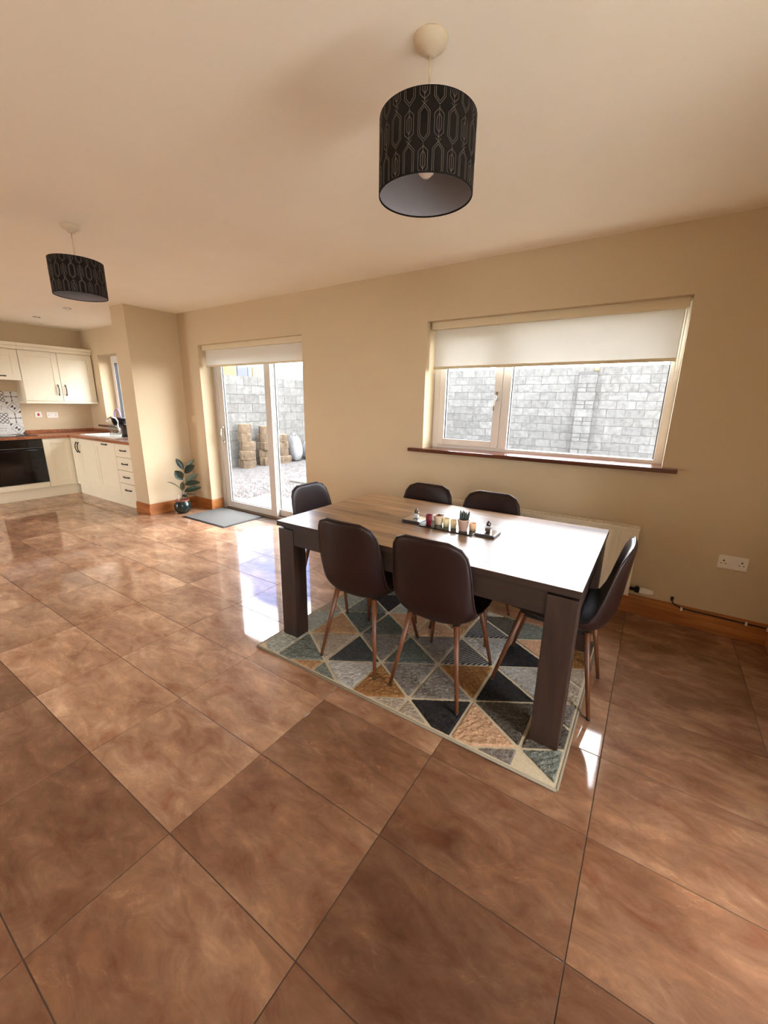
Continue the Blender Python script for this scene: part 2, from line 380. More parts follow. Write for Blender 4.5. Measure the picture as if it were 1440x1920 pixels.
for i in range(len(xs)-1):
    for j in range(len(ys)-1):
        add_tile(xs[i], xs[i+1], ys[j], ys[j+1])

# baseboards
BH = 0.14
def board(name, x0, x1, y0, y1, mat, label):
    m = MB().box(x0, x1, y0, y1, 0.0, BH-0.022)
    if abs(x1-x0) > abs(y1-y0): m.box(x0, x1, (y0+0.005 if y0 < YW-0.1 or True else y0), y1, BH-0.022, BH, 0.003)
    else: m.box(x0+0.0025, x1-0.0025, y0, y1, BH-0.022, BH, 0.003)
    return struct(m.build(name, mat), label, 'skirting')
board('baseboard_back', DOOR[1], XR-0.018, YW-0.018, YW, 'pine', 'varnished pine skirting under the radiator')
board('baseboard_right', XR-0.018, XR, GD1, YW, 'pine_y', 'varnished pine skirting on the right wall')
board('baseboard_left', PX1+0.018, DOOR[0]+0.018, YW-0.018, YW, 'pine', 'short pine skirting between stub wall and patio door')
board('baseboard_reveal', DOOR[0], DOOR[0]+0.018, YW, 3.415, 'pine_y', 'short pine skirting inside the patio door reveal')
board('baseboard_pier', PX1, PX1+0.018, PY0, YW-0.018, 'pine_y', 'knotty pine skirting on the lit side of the stub wall')
board('baseboard_end', PX0, PX1+0.018, PY0-0.018, PY0, 'pine', 'pine skirting across the end of the stub wall')

# ------------------------------------------------------------------ patio door
FY = 3.425
d1 = thing('door_1', (-4.03, FY, 0), 'white framed sliding patio door onto the gravel yard', 'patio door', None, 'structure')
XA, XB, ZT = DOOR[0], DOOR[1], DOOR[3]
m = MB()
m.box(XA, XA+0.075, FY, FY+0.12, 0.0, ZT, 0.004).box(XB-0.075, XB, FY, FY+0.12, 0.0, ZT, 0.004)
m.box(XA+0.075, XB-0.075, FY, FY+0.12, ZT-0.07, ZT, 0.004)
m.build('outer_frame', 'upvc_door', d1)
m = MB().box(XA+0.075, XB-0.075, FY-0.005, FY+0.13, 0.0, 0.028, 0.003).box(XA+0.075, XB-0.075, FY+0.055, FY+0.062, 0.028, 0.042)
m.build('threshold_track', 'alu', d1)
MIDX = -3.90
def leaf(nm, x0, x1, y0, y1, sw):
    z0, z1 = 0.03, ZT-0.07; m = MB()
    m.box(x0, x0+sw, y0, y1, z0, z1, 0.004).box(x1-sw, x1, y0, y1, z0, z1, 0.004)
    m.box(x0+sw, x1-sw, y0, y1, z0, z0+0.085, 0.004).box(x0+sw, x1-sw, y0, y1, z1-0.08, z1, 0.004)
    o = m.build(nm, 'upvc_door', d1)
    ym = (y0+y1)/2; e = 0.008
    e = 0.005
    g = MB().box(x0+sw, x0+sw+e, ym-0.006, ym+0.004, z0+0.085, z1-0.08).box(x1-sw-e, x1-sw, ym-0.006, ym+0.004, z0+0.085, z1-0.08)
    g.box(x0+sw+e, x1-sw-e, ym-0.006, ym+0.004, z0+0.085, z0+0.085+e)
    g.build('glazing_gasket', 'rubber', o)
    MB().box(x0+sw+e, x1-sw-e, ym-0.003, ym+0.003, z0+0.085+e, z1-0.08).build('pane', 'glass', o)
    return o
sl = leaf('sliding_panel', XA+0.075, MIDX+0.05, FY+0.008, FY+0.052, 0.10)
leaf('fixed_panel', MIDX-0.045, XB-0.075, FY+0.066, FY+0.112, 0.09)
h = MB().box(XA+0.112, XA+0.142, FY-0.002, FY+0.008, 0.90, 1.12, 0.003)
h.tube([(XA+0.127, FY+0.004, 0.93), (XA+0.127, FY-0.035, 0.94), (XA+0.127, FY-0.038, 1.01), (XA+0.127, FY-0.035, 1.08), (XA+0.127, FY+0.004, 1.09)], 0.008, 8)
tag(h.build('door_handle', 'chrome', sl), 'chrome pull handle')
MB().lathe((XA+0.127, FY+0.006, 0.83), [(0.014, -0.006), (0.014, 0.0)], 12, 'y').build('key_lock', 'chrome', sl)

# ------------------------------------------------------------------ wide window
WY = 3.435
w1 = thing('window_1', (-0.83, WY, WIN[2]), 'wide white window with opening left casement above the table', 'window', None, 'structure')
x0, x1, z0, z1 = WIN
MU0, MU1 = -1.108, -1.038
m = MB().box(x0, x0+0.055, WY, WY+0.07, z0, z1, 0.004).box(x1-0.055, x1, WY, WY+0.07, z0, z1, 0.004)
m.box(x0+0.055, x1-0.055, WY, WY+0.07, z0, z0+0.05, 0.004).box(x0+0.055, x1-0.055, WY, WY+0.07, z1-0.05, z1, 0.004)
m.box(MU0, MU1, WY, WY+0.07, z0+0.05, z1-0.05, 0.004)
m.build('window_frame', 'upvc', w1)
a0, a1, c0, c1 = x0+0.057, MU0-0.002, z0+0.052, z1-0.052; s = 0.058; y0 = WY-0.012
m = MB().box(a0, a0+s, y0, y0+0.06, c0, c1, 0.005).box(a1-s, a1, y0, y0+0.06, c0, c1, 0.005)
m.box(a0+s, a1-s, y0, y0+0.06, c0, c0+s, 0.005).box(a0+s, a1-s, y0, y0+0.06, c1-s, c1, 0.005)
ca = m.build('casement', 'upvc', w1)
m = MB(); e = 0.006
m.box(a0+s, a0+s+e, y0+0.02, y0+0.034, c0+s, c1-s).box(a1-s-e, a1-s, y0+0.02, y0+0.034, c0+s, c1-s).box(a0+s+e, a1-s-e, y0+0.02, y0+0.034, c0+s, c0+s+e)
m.build('glazing_gasket', 'rubber', ca)
MB().box(a0+s+e, a1-s-e, y0+0.025, y0+0.031, c0+s+e, c1-s).build('pane', 'glass', ca)
h = MB().box(a1-0.043, a1-0.021, y0-0.008, y0, 1.475, 1.545, 0.003)
h.tube([(a1-0.032, y0-0.006, 1.515), (a1-0.032, y0-0.03, 1.512), (a1-0.034, y0-0.032, 1.49), (a1-0.042, y0-0.034, 1.44), (a1-0.044, y0-0.034, 1.395)], [0.009, 0.009, 0.009, 0.007, 0.006], 8)
tag(h.build('window_handle', 'chrome', ca), 'chrome lever handle')
m = MB().box(MU1, MU1+e, WY+0.026, WY+0.04, z0+0.05, z1-0.05).box(x1-0.055-e, x1-0.055, WY+0.026, WY+0.04, z0+0.05, z1-0.05)
m.build('glazing_gasket', 'rubber', w1)
MB().box(MU1+e, x1-0.055-e, WY+0.03, WY+0.036, z0+0.05, z1-0.05).build('pane', 'glass', w1)
m = MB().box(-1.84, 0.147, 3.185, YW, z0-0.003, z0+0.027, 0.006).box(x0, x1, YW-0.01, WY, z0, z0+0.027)
struct(m.build('trim_1', 'sill'), 'glossy dark mahogany window board under the wide window', 'window sill')

# roller blinds
def blind(name, xa, xb, y, zt, zb, label, chain_x):
    r = thing(name, ((xa+xb)/2, y, zb), label, 'blind')
    MB().box(xa, xb, y-0.035, y+0.035, zt-0.06, zt, 0.006).build('cassette', 'blind_case', r)
    n = 24; v = []; f = []
    MB().box(xa+0.02, xb-0.02, y+0.001, y+0.0022, zb+0.02, zt-0.055).build('fabric', 'blind', r)
    MB().box(xa+0.018, xb-0.018, y-0.006, y+0.008, zb, zb+0.022, 0.004).build('bottom_bar', 'blind_case', r)
    c = MB()
    if chain_x is not None:
        for dx in (-0.006, 0.006):
            c.tube([(chain_x+dx, y-0.02, zt-0.03), (chain_x+dx, y-0.02, zb-0.12)], 0.0022, 6)
        c.build('control_chain', 'white_plastic', r)
blind('roller_blind', -1.705, 0.05, 3.335, 2.098, 1.728, 'pale cream roller blind partly lowered in the wide window', 0.036)
blind('roller_blind', -4.885, -3.165, 3.32, 2.10, 1.845, 'short cream roller blind rolled high over the patio door', None)

# kitchen window
w2 = thing('window_2', (-6.96, WY, KWIN[2]), 'narrow white kitchen window half hidden by the stub wall', 'window', None, 'structure')
x0, x1, z0, z1 = KWIN
m = MB().box(x0, x0+0.055, WY, WY+0.07, z0, z1, 0.004).box(x1-0.055, x1, WY, WY+0.07, z0, z1, 0.004)
m.box(x0+0.055, x1-0.055, WY, WY+0.07, z0, z0+0.05, 0.004).box(x0+0.055, x1-0.055, WY, WY+0.07, z1-0.05, z1, 0.004)
m.build('window_frame', 'upvc', w2)
m = MB().box(x0+0.057, x0+0.115, WY-0.012, WY+0.05, z0+0.052, z1-0.052, 0.004).box(-6.99, -6.93, WY-0.012, WY+0.05, z0+0.052, z1-0.052, 0.004)
m.box(x0+0.115, -6.99, WY-0.012, WY+0.05, z0+0.052, z0+0.11, 0.004).box(x0+0.115, -6.99, WY-0.012, WY+0.05, z1-0.11, z1-0.052, 0.004)
ca = m.build('casement', 'upvc', w2)
MB().box(x0+0.115, x0+0.123, WY-0.004, WY+0.04, z0+0.11, z1-0.11).build('glazing_gasket', 'rubber', ca)
MB().box(x0+0.123, -6.99, WY+0.02, WY+0.026, z0+0.11, z1-0.11).build('pane', 'glass', ca)
MB().box(-6.93, x1-0.055, WY+0.02, WY+0.026, z0+0.05, z1-0.05).build('pane', 'glass', w2)
m = MB().box(-7.78, -6.2, 3.19, YW, z0-0.03, z0, 0.005).box(x0, x1, YW-0.01, WY, z0-0.002, z0+0.001)
struct(m.build('trim_2', 'sill'), 'dark wooden sill board under the kitchen window', 'window sill')

# unseen door added beside the camera to light the room from the right
d2 = thing('added_door_2', (XR+0.15, 0, 0), 'unseen glazed door added in the right wall for fill light', 'added door', None, 'structure')
m = MB()
for ya, yb in ((GD0, GD0+0.07), (GD1-0.07, GD1)): m.box(XR+0.12, XR+0.19, ya, yb, 0, 2.1, 0.004)
m.box(XR+0.12, XR+0.19, GD0+0.07, GD1-0.07, 2.03, 2.1, 0.004).box(XR+0.12, XR+0.19, GD0+0.07, GD1-0.07, 0, 0.06, 0.004)
m.build('outer_frame', 'upvc', d2)  # frame and pane of the added right-wall door
MB().box(XR+0.15, XR+0.156, GD0+0.07, GD1-0.07, 0.06, 2.03).build('pane', 'glass', d2)

d3 = thing('added_door_3', (-6.9, YB-0.15, 0), 'unseen glazed door added behind the camera for fill light', 'added door', None, 'structure')  # added out of view to brighten the kitchen and left floor
m = MB()
for xa in (-7.4, -6.47): m.box(xa, xa+0.07, YB-0.19, YB-0.12, 0, 2.1, 0.004)
for za in (0.0, 2.03): m.box(-7.33, -6.47, YB-0.19, YB-0.12, za, za+0.07)
m.build('outer_frame', 'upvc', d3)  # frame and pane of the added rear door
MB().box(-7.33, -6.47, YB-0.16, YB-0.154, 0.07, 2.03).build('pane', 'glass', d3)
w3 = thing('added_window_3', (XR+0.15, -1.35, 0.9), 'unseen white window added in the right wall for fill light', 'window', None, 'structure')  # added out of view as extra daylight on the stub wall and kitchen
m = MB()
for ya in (-2.2, -1.38, -0.56): m.box(XR+0.12, XR+0.19, ya, ya+0.06, 0.9, 2.1, 0.004)
for za in (0.9, 2.04): m.box(XR+0.12, XR+0.19, -2.14, -0.56, za, za+0.06)
m.build('window_frame', 'upvc', w3)  # frame and panes of the added right-wall window
MB().box(XR+0.15, XR+0.156, -2.14, -1.38, 0.96, 2.04).build('pane', 'glass', w3)
MB().box(XR+0.15, XR+0.156, -1.32, -0.56, 0.96, 2.04).build('pane', 'glass', w3)

# ------------------------------------------------------------------ dining table
TB = (-1.80, -0.142, 1.598, 2.575); TZ = 0.762
t = thing('dining_table', ((TB[0]+TB[1])/2, (TB[2]+TB[3])/2, 0), 'long oak dining table with chunky square grey-brown legs on the patterned rug', 'table')
MB().box(*TB, TZ-0.03, TZ-0.0015, 0.001).build('edge_band', 'table_rail', t)
MB().box(TB[0]+0.001, TB[1]-0.001, TB[2]+0.001, TB[3]-0.001, TZ-0.002, TZ).build('tabletop', 'table_top', t)
LW, LD = 0.118, 0.10
for sx in (0, 1):
    for sy in (0, 1):
        xa = TB[0] + 0.006 if sx == 0 else TB[1]-0.006-LW; ya = TB[2]+0.006 if sy == 0 else TB[3]-0.006-LD
        MB().box(xa, xa+LW, ya, ya+LD, 0.018, TZ-0.044, 0.003).build('leg', 'table_leg', t)
        MB().box(xa+0.02, xa+LW-0.02, ya+0.02, ya+LD-0.02, TZ-0.046, TZ-0.03).build('leg_bracket', 'black_plastic', t)
for ya in (TB[2]+0.010, TB[3]-0.035):
    MB().box(TB[0]+LW+0.006, TB[1]-LW-0.006, ya, ya+0.025, TZ-0.135, TZ-0.03).build('apron_rail', 'table_rail', t)
for xa in (TB[0]+0.010, TB[1]-0.035):
    MB().box(xa, xa+0.025, TB[2]+LD+0.006, TB[3]-LD-0.006, TZ-0.135, TZ-0.03).build('apron_rail', 'table_rail', t)

# ------------------------------------------------------------------ dining chairs (local: faces +y, origin on the floor)
PROF = [(0.238, 0.440), (0.222, 0.455), (0.17, 0.466), (0.09, 0.460), (0.0, 0.449), (-0.08, 0.441), (-0.145, 0.440), (-0.192, 0.454), (-0.220, 0.490),
        (-0.236, 0.540), (-0.245, 0.600), (-0.251, 0.665), (-0.256, 0.730), (-0.260, 0.785), (-0.264, 0.822), (-0.267, 0.845)]
HWID = [0.12, 0.172, 0.200, 0.211, 0.215, 0.216, 0.216, 0.215, 0.213, 0.210, 0.206, 0.202, 0.196, 0.184, 0.160, 0.105]
LIFT = [0.0, 0.004, 0.012, 0.02, 0.028, 0.038, 0.050, 0.058, 0.060, 0.056, 0.050, 0.044, 0.036, 0.027, 0.016, 0.006]
BOT = [0.012, 0.022, 0.034, 0.040, 0.042, 0.042, 0.040, 0.034, 0.027, 0.022, 0.019, 0.017, 0.016, 0.015, 0.014, 0.012]
def shell_parts():
    pts = [Vector((0, y, z)) for y, z in PROF]; n = len(pts); NS = 16; TH = 0.030
    def grid(off):
        out = []
        for i in range(n):
            tg = (pts[min(i+1, n-1)] - pts[max(i-1, 0)]).normalized(); nr = Vector((0, -tg.z, tg.y))  # points to the sitter side
            if nr.dot(Vector((0, 1, 1))) < 0: nr = -nr
            row = []
            for j in range(NS+1):
                u = -1 + 2*j/NS; us = math.sin(u*math.pi/2)
                e = (1 - abs(us)**6)**0.5
                p = pts[i] + Vector((us*HWID[i], 0, 0)) + nr*(LIFT[i]*abs(us)**2.4) + nr*((off if off > 0 else -BOT[i])*e)
                row.append(p)
            out.append(row)
        return out
    top, bot = grid(TH*0.55), grid(-TH*0.45)
    def sheet(g, flip):
        mb = MB(); v = [p for r in g for p in r]; f = []
        for i in range(n-1):
            for j in range(NS):
                q = (i*(NS+1)+j, i*(NS+1)+j+1, (i+1)*(NS+1)+j+1, (i+1)*(NS+1)+j)
                f.append(q if not flip else q[::-1])
        mb.add(v, f, True); return mb
    # closed shell
    mb = MB(); v = [p for r in top for p in r] + [p for r in bot for p in r]; f = []; o = n*(NS+1)
    for i in range(n-1):
        for j in range(NS):
            q = (i*(NS+1)+j, i*(NS+1)+j+1, (i+1)*(NS+1)+j+1, (i+1)*(NS+1)+j)
            f.append(q); f.append(tuple(k+o for k in q[::-1]))
        for j in (0, NS):
            a, b = i*(NS+1)+j, (i+1)*(NS+1)+j; f.append((a, b, b+o, a+o))
    for i in (0, n-1):
        for j in range(NS):
            a, b = i*(NS+1)+j, i*(NS+1)+j+1; f.append((a, b, b+o, a+o))
    mb.add(v, f, True)
    mid = grid(0.002)
    edge = [mid[i][0] for i in range(n)] + [mid[n-1][j] for j in range(1, NS)] + [mid[i][NS] for i in range(n-1, -1, -1)] + [mid[0][j] for j in range(NS-1, 0, -1)]
    edge.append(edge[0])
    pp = MB().tube(edge, 0.0055, 6, False)
    return mb, pp
def make_chair():
    r = thing('dining_chair', (0, 0, 0), 'dark brown leather dining chair', 'chair', 'leather dining chairs round the table')
    sh, pp = shell_parts()
    so = sh.build('seat_shell', 'leather', r)
    md = so.modifiers.new('smooth', 'SUBSURF'); md.levels = 1; md.render_levels = 2
    pp.build('piping', 'piping', so)
    m = MB().box(-0.10, 0.10, -0.13, 0.15, 0.396, 0.412, 0.004)
    for sx in (-1, 1): m.box(sx*0.115-0.012, sx*0.115+0.012, -0.15, 0.16, 0.394, 0.414, 0.003)
    m.build('seat_frame', 'under', r)
    for sx in (-1, 1):
        for sy in (-1, 1):
            b = (sx*0.187, sy*0.237, 0.004); tp = (sx*0.125, sy*0.15-0.005, 0.412)
            l = MB().tube([b, tuple(b[k]+(tp[k]-b[k])*0.5 for k in range(3)), tp], [0.0085, 0.0115, 0.0145], 12)
            lo = l.build('leg', 'chair_leg', r)
            MB().tube([(b[0], b[1], 0.0), tuple(b[k]+(tp[k]-b[k])*0.018 for k in range(3))], 0.0092, 10).build('foot_glide', 'black_plastic', lo)
    return r
def dup(root, loc, rz, label):
    r = root.copy(); COL.objects.link(r); r.location = loc; r.rotation_euler = (0, 0, rz); r['label'] = label
    for ch in list(root.children):
        c = ch.copy(); COL.objects.link(c); c.parent = r
        for g in ch.children:
            d = g.copy(); COL.objects.link(d); d.parent = c
    return r
RZ = 0.018   # feet press into the rug pile
chair = make_chair()
spots = [((-1.245, 1.792, RZ), 0.0, 'dark brown leather chair seen from behind, nearest the patio door end of the table'),
         ((-0.775, 1.795, RZ), 0.0, 'dark brown leather chair seen from behind, nearest the big front table leg'),
         ((-0.302, 2.09, RZ), math.pi/2, 'dark brown leather chair seen side-on at the right end of the table'),
         ((-1.850, 2.215, RZ), -math.pi/2, 'lighter lit brown leather chair at the far left end facing along the table'),
         ((-1.345, 2.42, RZ), math.pi, 'dark chair back on the window side, left of the plant tray'),
         ((-0.862, 2.42, RZ), math.pi, 'dark chair back on the window side, right in front of the radiator')]
for i, (l, rz, lab) in enumerate(spots):
    if i == 0: c = chair; chair.location = l; chair.rotation_euler = (0, 0, rz); chair['label'] = lab
    else: c = dup(chair, l, rz, lab)
    if i in (2, 3):      # back feet on the tiles, front feet on the rug
        c.location.z = RZ/2; c.rotation_euler = (math.atan(RZ/0.474), 0, rz)

# ------------------------------------------------------------------ rug
RX0, RX1, RY0, RY1 = -1.825, -0.112, 1.418, 2.63
rug = thing('area_rug', ((RX0+RX1)/2, (RY0+RY1)/2, 0), 'thick pile rug of muted grey, tan and charcoal triangles under the table', 'rug')
MB().box(RX0, RX1, RY0, RY1, 0.0005, 0.012, 0.003).build('backing', 'rug_base', rug)
m = MB(); e = 0.005
for (p, q) in (((RX0, RY0), (RX1, RY0)), ((RX1, RY0), (RX1, RY1)), ((RX1, RY1), (RX0, RY1)), ((RX0, RY1), (RX0, RY0))):
    m.tube([(p[0], p[1], 0.0075), (q[0], q[1], 0.0075)], 0.0065, 8)
m.build('bound_edge', plain('rug_binding', (128, 116, 98), 0.9), rug)
KX, DX, DY = -1.385, 0.2745, 0.335
CM = {(-2,-2,'R'):'pale',(-2,-1,'R'):'pale',(-2,0,'R'):'pale',(-1,-2,'L'):'mid',(-1,-1,'L'):'tan',(-1,-1,'R'):'beige',(-1,0,'L'):'mid',(-1,0,'R'):'teal',
 (-1,1,'R'):'char',(0,-2,'R'):'light',(0,-1,'L'):'slate',(0,-1,'R'):'taupe',(0,0,'L'):'teal',(0,0,'R'):'peach',(0,1,'L'):'pale',(1,-2,'L'):'ochre',(1,-1,'L'):'teal',
 (1,-1,'R'):'taupe',(1,0,'L'):'peach',(1,0,'R'):'taupe',(1,1,'R'):'tan',(2,-2,'R'):'char',(2,-1,'L'):'taupe',(2,-1,'R'):'ochre',(2,0,'L'):'stripe',(2,0,'R'):'light',
 (2,1,'L'):'stripe',(3,-2,'L'):'peach',(3,-1,'L'):'char',(3,-1,'R'):'olive',(3,0,'L'):'char',(3,0,'R'):'light',(3,1,'R'):'peach',(4,-1,'L'):'olive',(4,0,'L'):'beige',(4,1,'L'):'ochre',
 (-1,-2,'R'):'tan',(0,-2,'L'):'mid',(1,-2,'R'):'beige',(2,-2,'L'):'beige',(3,-2,'R'):'taupe',(4,-2,'L'):'beige'}
def clip(poly, ax, lim, keep_less):
    out = []
    for i in range(len(poly)):
        a, b = poly[i], poly[(i+1) % len(poly)]
        ia = (a[ax] <= lim) == keep_less; ib = (b[ax] <= lim) == keep_less
        if ia: out.append(a)
        if ia != ib:
            t_ = (lim-a[ax])/(b[ax]-a[ax]); out.append((a[0]+(b[0]-a[0])*t_, a[1]+(b[1]-a[1])*t_))
    return out
def inset(poly, d):
    n = len(poly); area = sum(poly[i][0]*poly[(i+1) % n][1]-poly[(i+1) % n][0]*poly[i][1] for i in range(n))/2
    if area < 0: poly = poly[::-1]; area = -area
    lines = []
    for i in range(n):
        a, b = Vector(poly[i]), Vector(poly[(i+1) % n]); e_ = (b-a)
        if e_.length < 1e-4: continue
        e_.normalize(); nn = Vector((-e_.y, e_.x)); lines.append((a+nn*d, e_))
    out = []; k = len(lines)
    for i in range(k):
        (p, u), (q, w) = lines[i-1], lines[i]; den = u.x*w.y-u.y*w.x
        if abs(den) < 1e-6: continue
        t_ = ((q.x-p.x)*w.y-(q.y-p.y)*w.x)/den; out.append((p.x+u.x*t_, p.y+u.y*t_))
    ar = sum(out[i][0]*out[(i+1) % len(out)][1]-out[(i+1) % len(out)][0]*out[i][1] for i in range(len(out)))/2 if len(out) > 2 else 0
    return out if ar > 4e-4 else None
def inside(poly, x, y):
    d = 9
    for i in range(len(poly)):
        a, b = poly[i], poly[(i+1) % len(poly)]; L = math.hypot(b[0]-a[0], b[1]-a[1])
        if L < 1e-6: continue
        d = min(d, ((b[0]-a[0])*(y-a[1])-(b[1]-a[1])*(x-a[0]))/L)
    return d
rng = random.Random(3); cyc = ['beige', 'taupe', 'mid', 'tan', 'light', 'olive']
for k in range(-2, 5):
    xa, xb = KX+k*DX, KX+(k+1)*DX
    ya0 = 1.868+(DY/2 if k % 2 else 0); yb0 = 1.868+(DY/2 if (k+1) % 2 else 0)
    for mm in range(-4, 5):
        for nm, tri in (('L', [(xa, ya0+mm*DY), (xa, ya0+(mm+1)*DY), (xb, ya0+(mm+.5)*DY)]), ('R', [(xb, yb0+mm*DY), (xb, yb0+(mm+1)*DY), (xa, yb0+(mm+.5)*DY)])):
            p = tri
            for ax, lim, kl in ((0, RX0+0.006, False), (0, RX1-0.006, True), (1, RY0+0.006, False), (1, RY1-0.006, True)):
                p = clip(p, ax, lim, kl)
                if len(p) < 3: break
            if len(p) < 3: continue
            p = inset(p, 0.0065)
            if not p: continue
            bm = bmesh.new(); vs = [bm.verts.new((q[0], q[1], 0)) for q in p]
            bm.faces.new(vs); bmesh.ops.triangulate(bm, faces=bm.faces[:])
            for it in range(6):
                es = [ed for ed in bm.edges if ed.calc_length() > 0.0095]
                if not es: break
                bmesh.ops.subdivide_edges(bm, edges=es, cuts=1); bmesh.ops.triangulate(bm, faces=bm.faces[:])
            flat = CM.get((k, mm, nm), '') in ('stripe', 'char', 'slate')
            for q in bm.verts:
                d = inside(p, q.co.x, q.co.y); tz = min(1.0, max(0.0, d)/0.009)
                top = 0.0195 if flat else 0.0285
                cl = 0.5+0.5*mnoise.noise((q.co.x*26+q.co.y*30, (q.co.y-q.co.x)*70, 3.1*k+mm)); cl2 = 0.5+0.5*mnoise.noise((q.co.x*95, q.co.y*95, 7.0+k))
                q.co.z = 0.0115 + (top-0.0115)*math.sqrt(tz) - (0.0 if flat else tz*(0.011*cl+0.006*cl2)) + (rng.uniform(-.0022, .0004) if tz > 0.3 else 0)
                if tz > 0.3: q.co.x += rng.uniform(-.0025, .0025); q.co.y += rng.uniform(-.0025, .0025)
            bm.verts.index_update()
            mb = MB().add([q.co[:] for q in bm.verts], [[q.index for q in f.verts] for f in bm.faces], False); bm.free()
            mb.build('pile_triangle', RUG[CM.get((k, mm, nm), cyc[(k*3+mm*5) % 6])], rug)

# ------------------------------------------------------------------ pendant lamps
def pendant(x, y, label):
    zb, zt, R_ = 2.085, 2.290, 0.15
    r = thing('pendant_lamp', (x, y, zb), label, 'ceiling lamp', 'matching drum pendant lamps')
    MB().lathe((x, y, H), [(0.0, -0.042), (0.018, -0.040), (0.03, -0.026), (0.046, -0.018), (0.05, -0.004), (0.05, 0.0)], 28).build('ceiling_rose', 'cord', r)
    MB().tube([(x, y, H-0.03), (x, y, zt-0.02)], 0.0035, 8).build('flex_cord', 'cord', r)
    N = 64; v = []; f = []
    for (rr, z) in ((R_, zb), (R_, zt), (R_-0.003, zt), (R_-0.003, zb)):
        v += [(x+rr*math.cos(2*math.pi*j/N), y+rr*math.sin(2*math.pi*j/N), z) for j in range(N)]
    fo = [(j, (j+1) % N, N+(j+1) % N, N+j) for j in range(N)]
    rim = [(N+j, N+(j+1) % N, 2*N+(j+1) % N, 2*N+j) for j in range(N)] + [(3*N+j, 3*N+(j+1) % N, (j+1) % N, j) for j in range(N)]
    fi = [(2*N+j, 2*N+(j+1) % N, 3*N+(j+1) % N, 3*N+j) for j in range(N)]
    so = MB().add(v, fo+rim, True).build('shade', 'shade', r)
    so.data.materials.append(MT['shade_in'])
    li = MB()
    vi = []
    for (rr, z) in ((R_-0.0035, zt-0.004), (R_-0.0035, zb+0.004)):
        vi += [(x+rr*math.cos(2*math.pi*j/N), y+rr*math.sin(2*math.pi*j/N), z) for j in range(N)]
    li.add(vi, [(j, (j+1) % N, N+(j+1) % N, N+j) for j in range(N)], True).build('lining', 'shade_in', so)
    # printed geometric line pattern
    pm = MB(); RR = R_+0.0007; NC = 22; cw = 2*math.pi*R_/NC; rh = 0.088; hw = 0.0007
    def seg(u0, v0, u1, v1):
        lo, hi = zb+0.003, zt-0.003
        if max(v0, v1) < lo or min(v0, v1) > hi: return
        def cl(ua, va, ub, vb):
            for lim, up in ((lo, False), (hi, True)):
                if (va < lim) != up and (va != lim) and ((va < lim) if not up else (va > lim)):
                    tt = (lim-va)/(vb-va) if vb != va else 0; ua, va = ua+(ub-ua)*tt, lim
            return ua, va
        a_ = cl(u0, v0, u1, v1); b_ = cl(u1, v1, u0, v0)
        du, dv = b_[0]-a_[0], b_[1]-a_[1]; L = math.hypot(du, dv)
        if L < 1e-5: return
        nx, ny = -dv/L*hw, du/L*hw; q = []
        for (uu, vv) in ((a_[0]+nx, a_[1]+ny), (a_[0]-nx, a_[1]-ny), (b_[0]-nx, b_[1]-ny), (b_[0]+nx, b_[1]+ny)):
            an = uu/R_; q.append((x+RR*math.cos(an), y+RR*math.sin(an), vv))
        pm.add(q, [(0, 1, 2, 3)])
    def hexa(u, v_, w, hh, cap):
        P = [(u-w, v_-hh+cap), (u-w, v_+hh-cap), (u, v_+hh), (u+w, v_+hh-cap), (u+w, v_-hh+cap), (u, v_-hh)]
        for i in range(6): seg(*P[i], *P[(i+1) % 6])
    for i in range(NC):
        for j in range(-1, 4):
            u = i*cw; v_ = zb+0.03+j*rh
            if (i+j) % 2 == 0:
                hexa(u, v_, 0.0135, 0.034, 0.012); hexa(u, v_, 0.0065, 0.022, 0.009); seg(u, v_-rh/2+0.004, u, v_+rh/2-0.004)
            else:
                hexa(u, v_, 0.0115, 0.038, 0.013); hexa(u, v_, 0.0165, 0.045, 0.018)
                seg(u-0.008, v_+rh/2-0.008, u+0.008, v_+rh/2+0.008); seg(u+0.008, v_+rh/2-0.008, u-0.008, v_+rh/2+0.008)
    pm.build('printed_lines', 'print', so)
    m = MB()
    for a in (0, 2*math.pi/3, 4*math.pi/3): m.tube([(x, y, zt-0.03), (x+(R_-0.003)*math.cos(a), y+(R_-0.003)*math.sin(a), zt-0.004)], 0.0018, 6)
    m.build('shade_spider', 'white_plastic', r)
    MB().lathe((x, y, zt-0.05), [(0.0, 0.0), (0.017, 0.002), (0.019, 0.03), (0.019, 0.06), (0.008, 0.08), (0.006, 0.085)], 20).build('lamp_holder', 'white_plastic', r)
    MB().lathe((x, y, zt-0.152), [(0.0, 0.0), (0.012, 0.002), (0.024, 0.012), (0.030, 0.03), (0.026, 0.052), (0.015, 0.075), (0.013, 0.09)], 20).build('bulb', 'bulb', r)
pendant(-0.742, 1.352, 'charcoal drum pendant lamp with silver line pattern, hanging nearest the dining table')
pendant(-3.289, 1.37, 'charcoal drum pendant lamp with silver line pattern, hanging nearest the kitchen')

# downlights
def downlight(x, y, label):
    r = thing('downlight', (x, y, H-0.02), label, 'downlight', 'kitchen ceiling downlights')
    MB().lathe((x, y, H), [(0.030, -0.004), (0.042, -0.006), (0.044, -0.0005), (0.044, 0.0)], 24).build('bezel', 'chrome', r)
    MB().lathe((x, y, H), [(0.0, -0.016), (0.02, -0.014), (0.026, -0.004), (0.026, 0.0)], 20).build('lens', 'bulb', r)
downlight(-7.2, 2.42, 'recessed spotlight nearest the kitchen wall cupboards')
downlight(-6.18, 2.40, 'recessed spotlight nearest the stub wall')

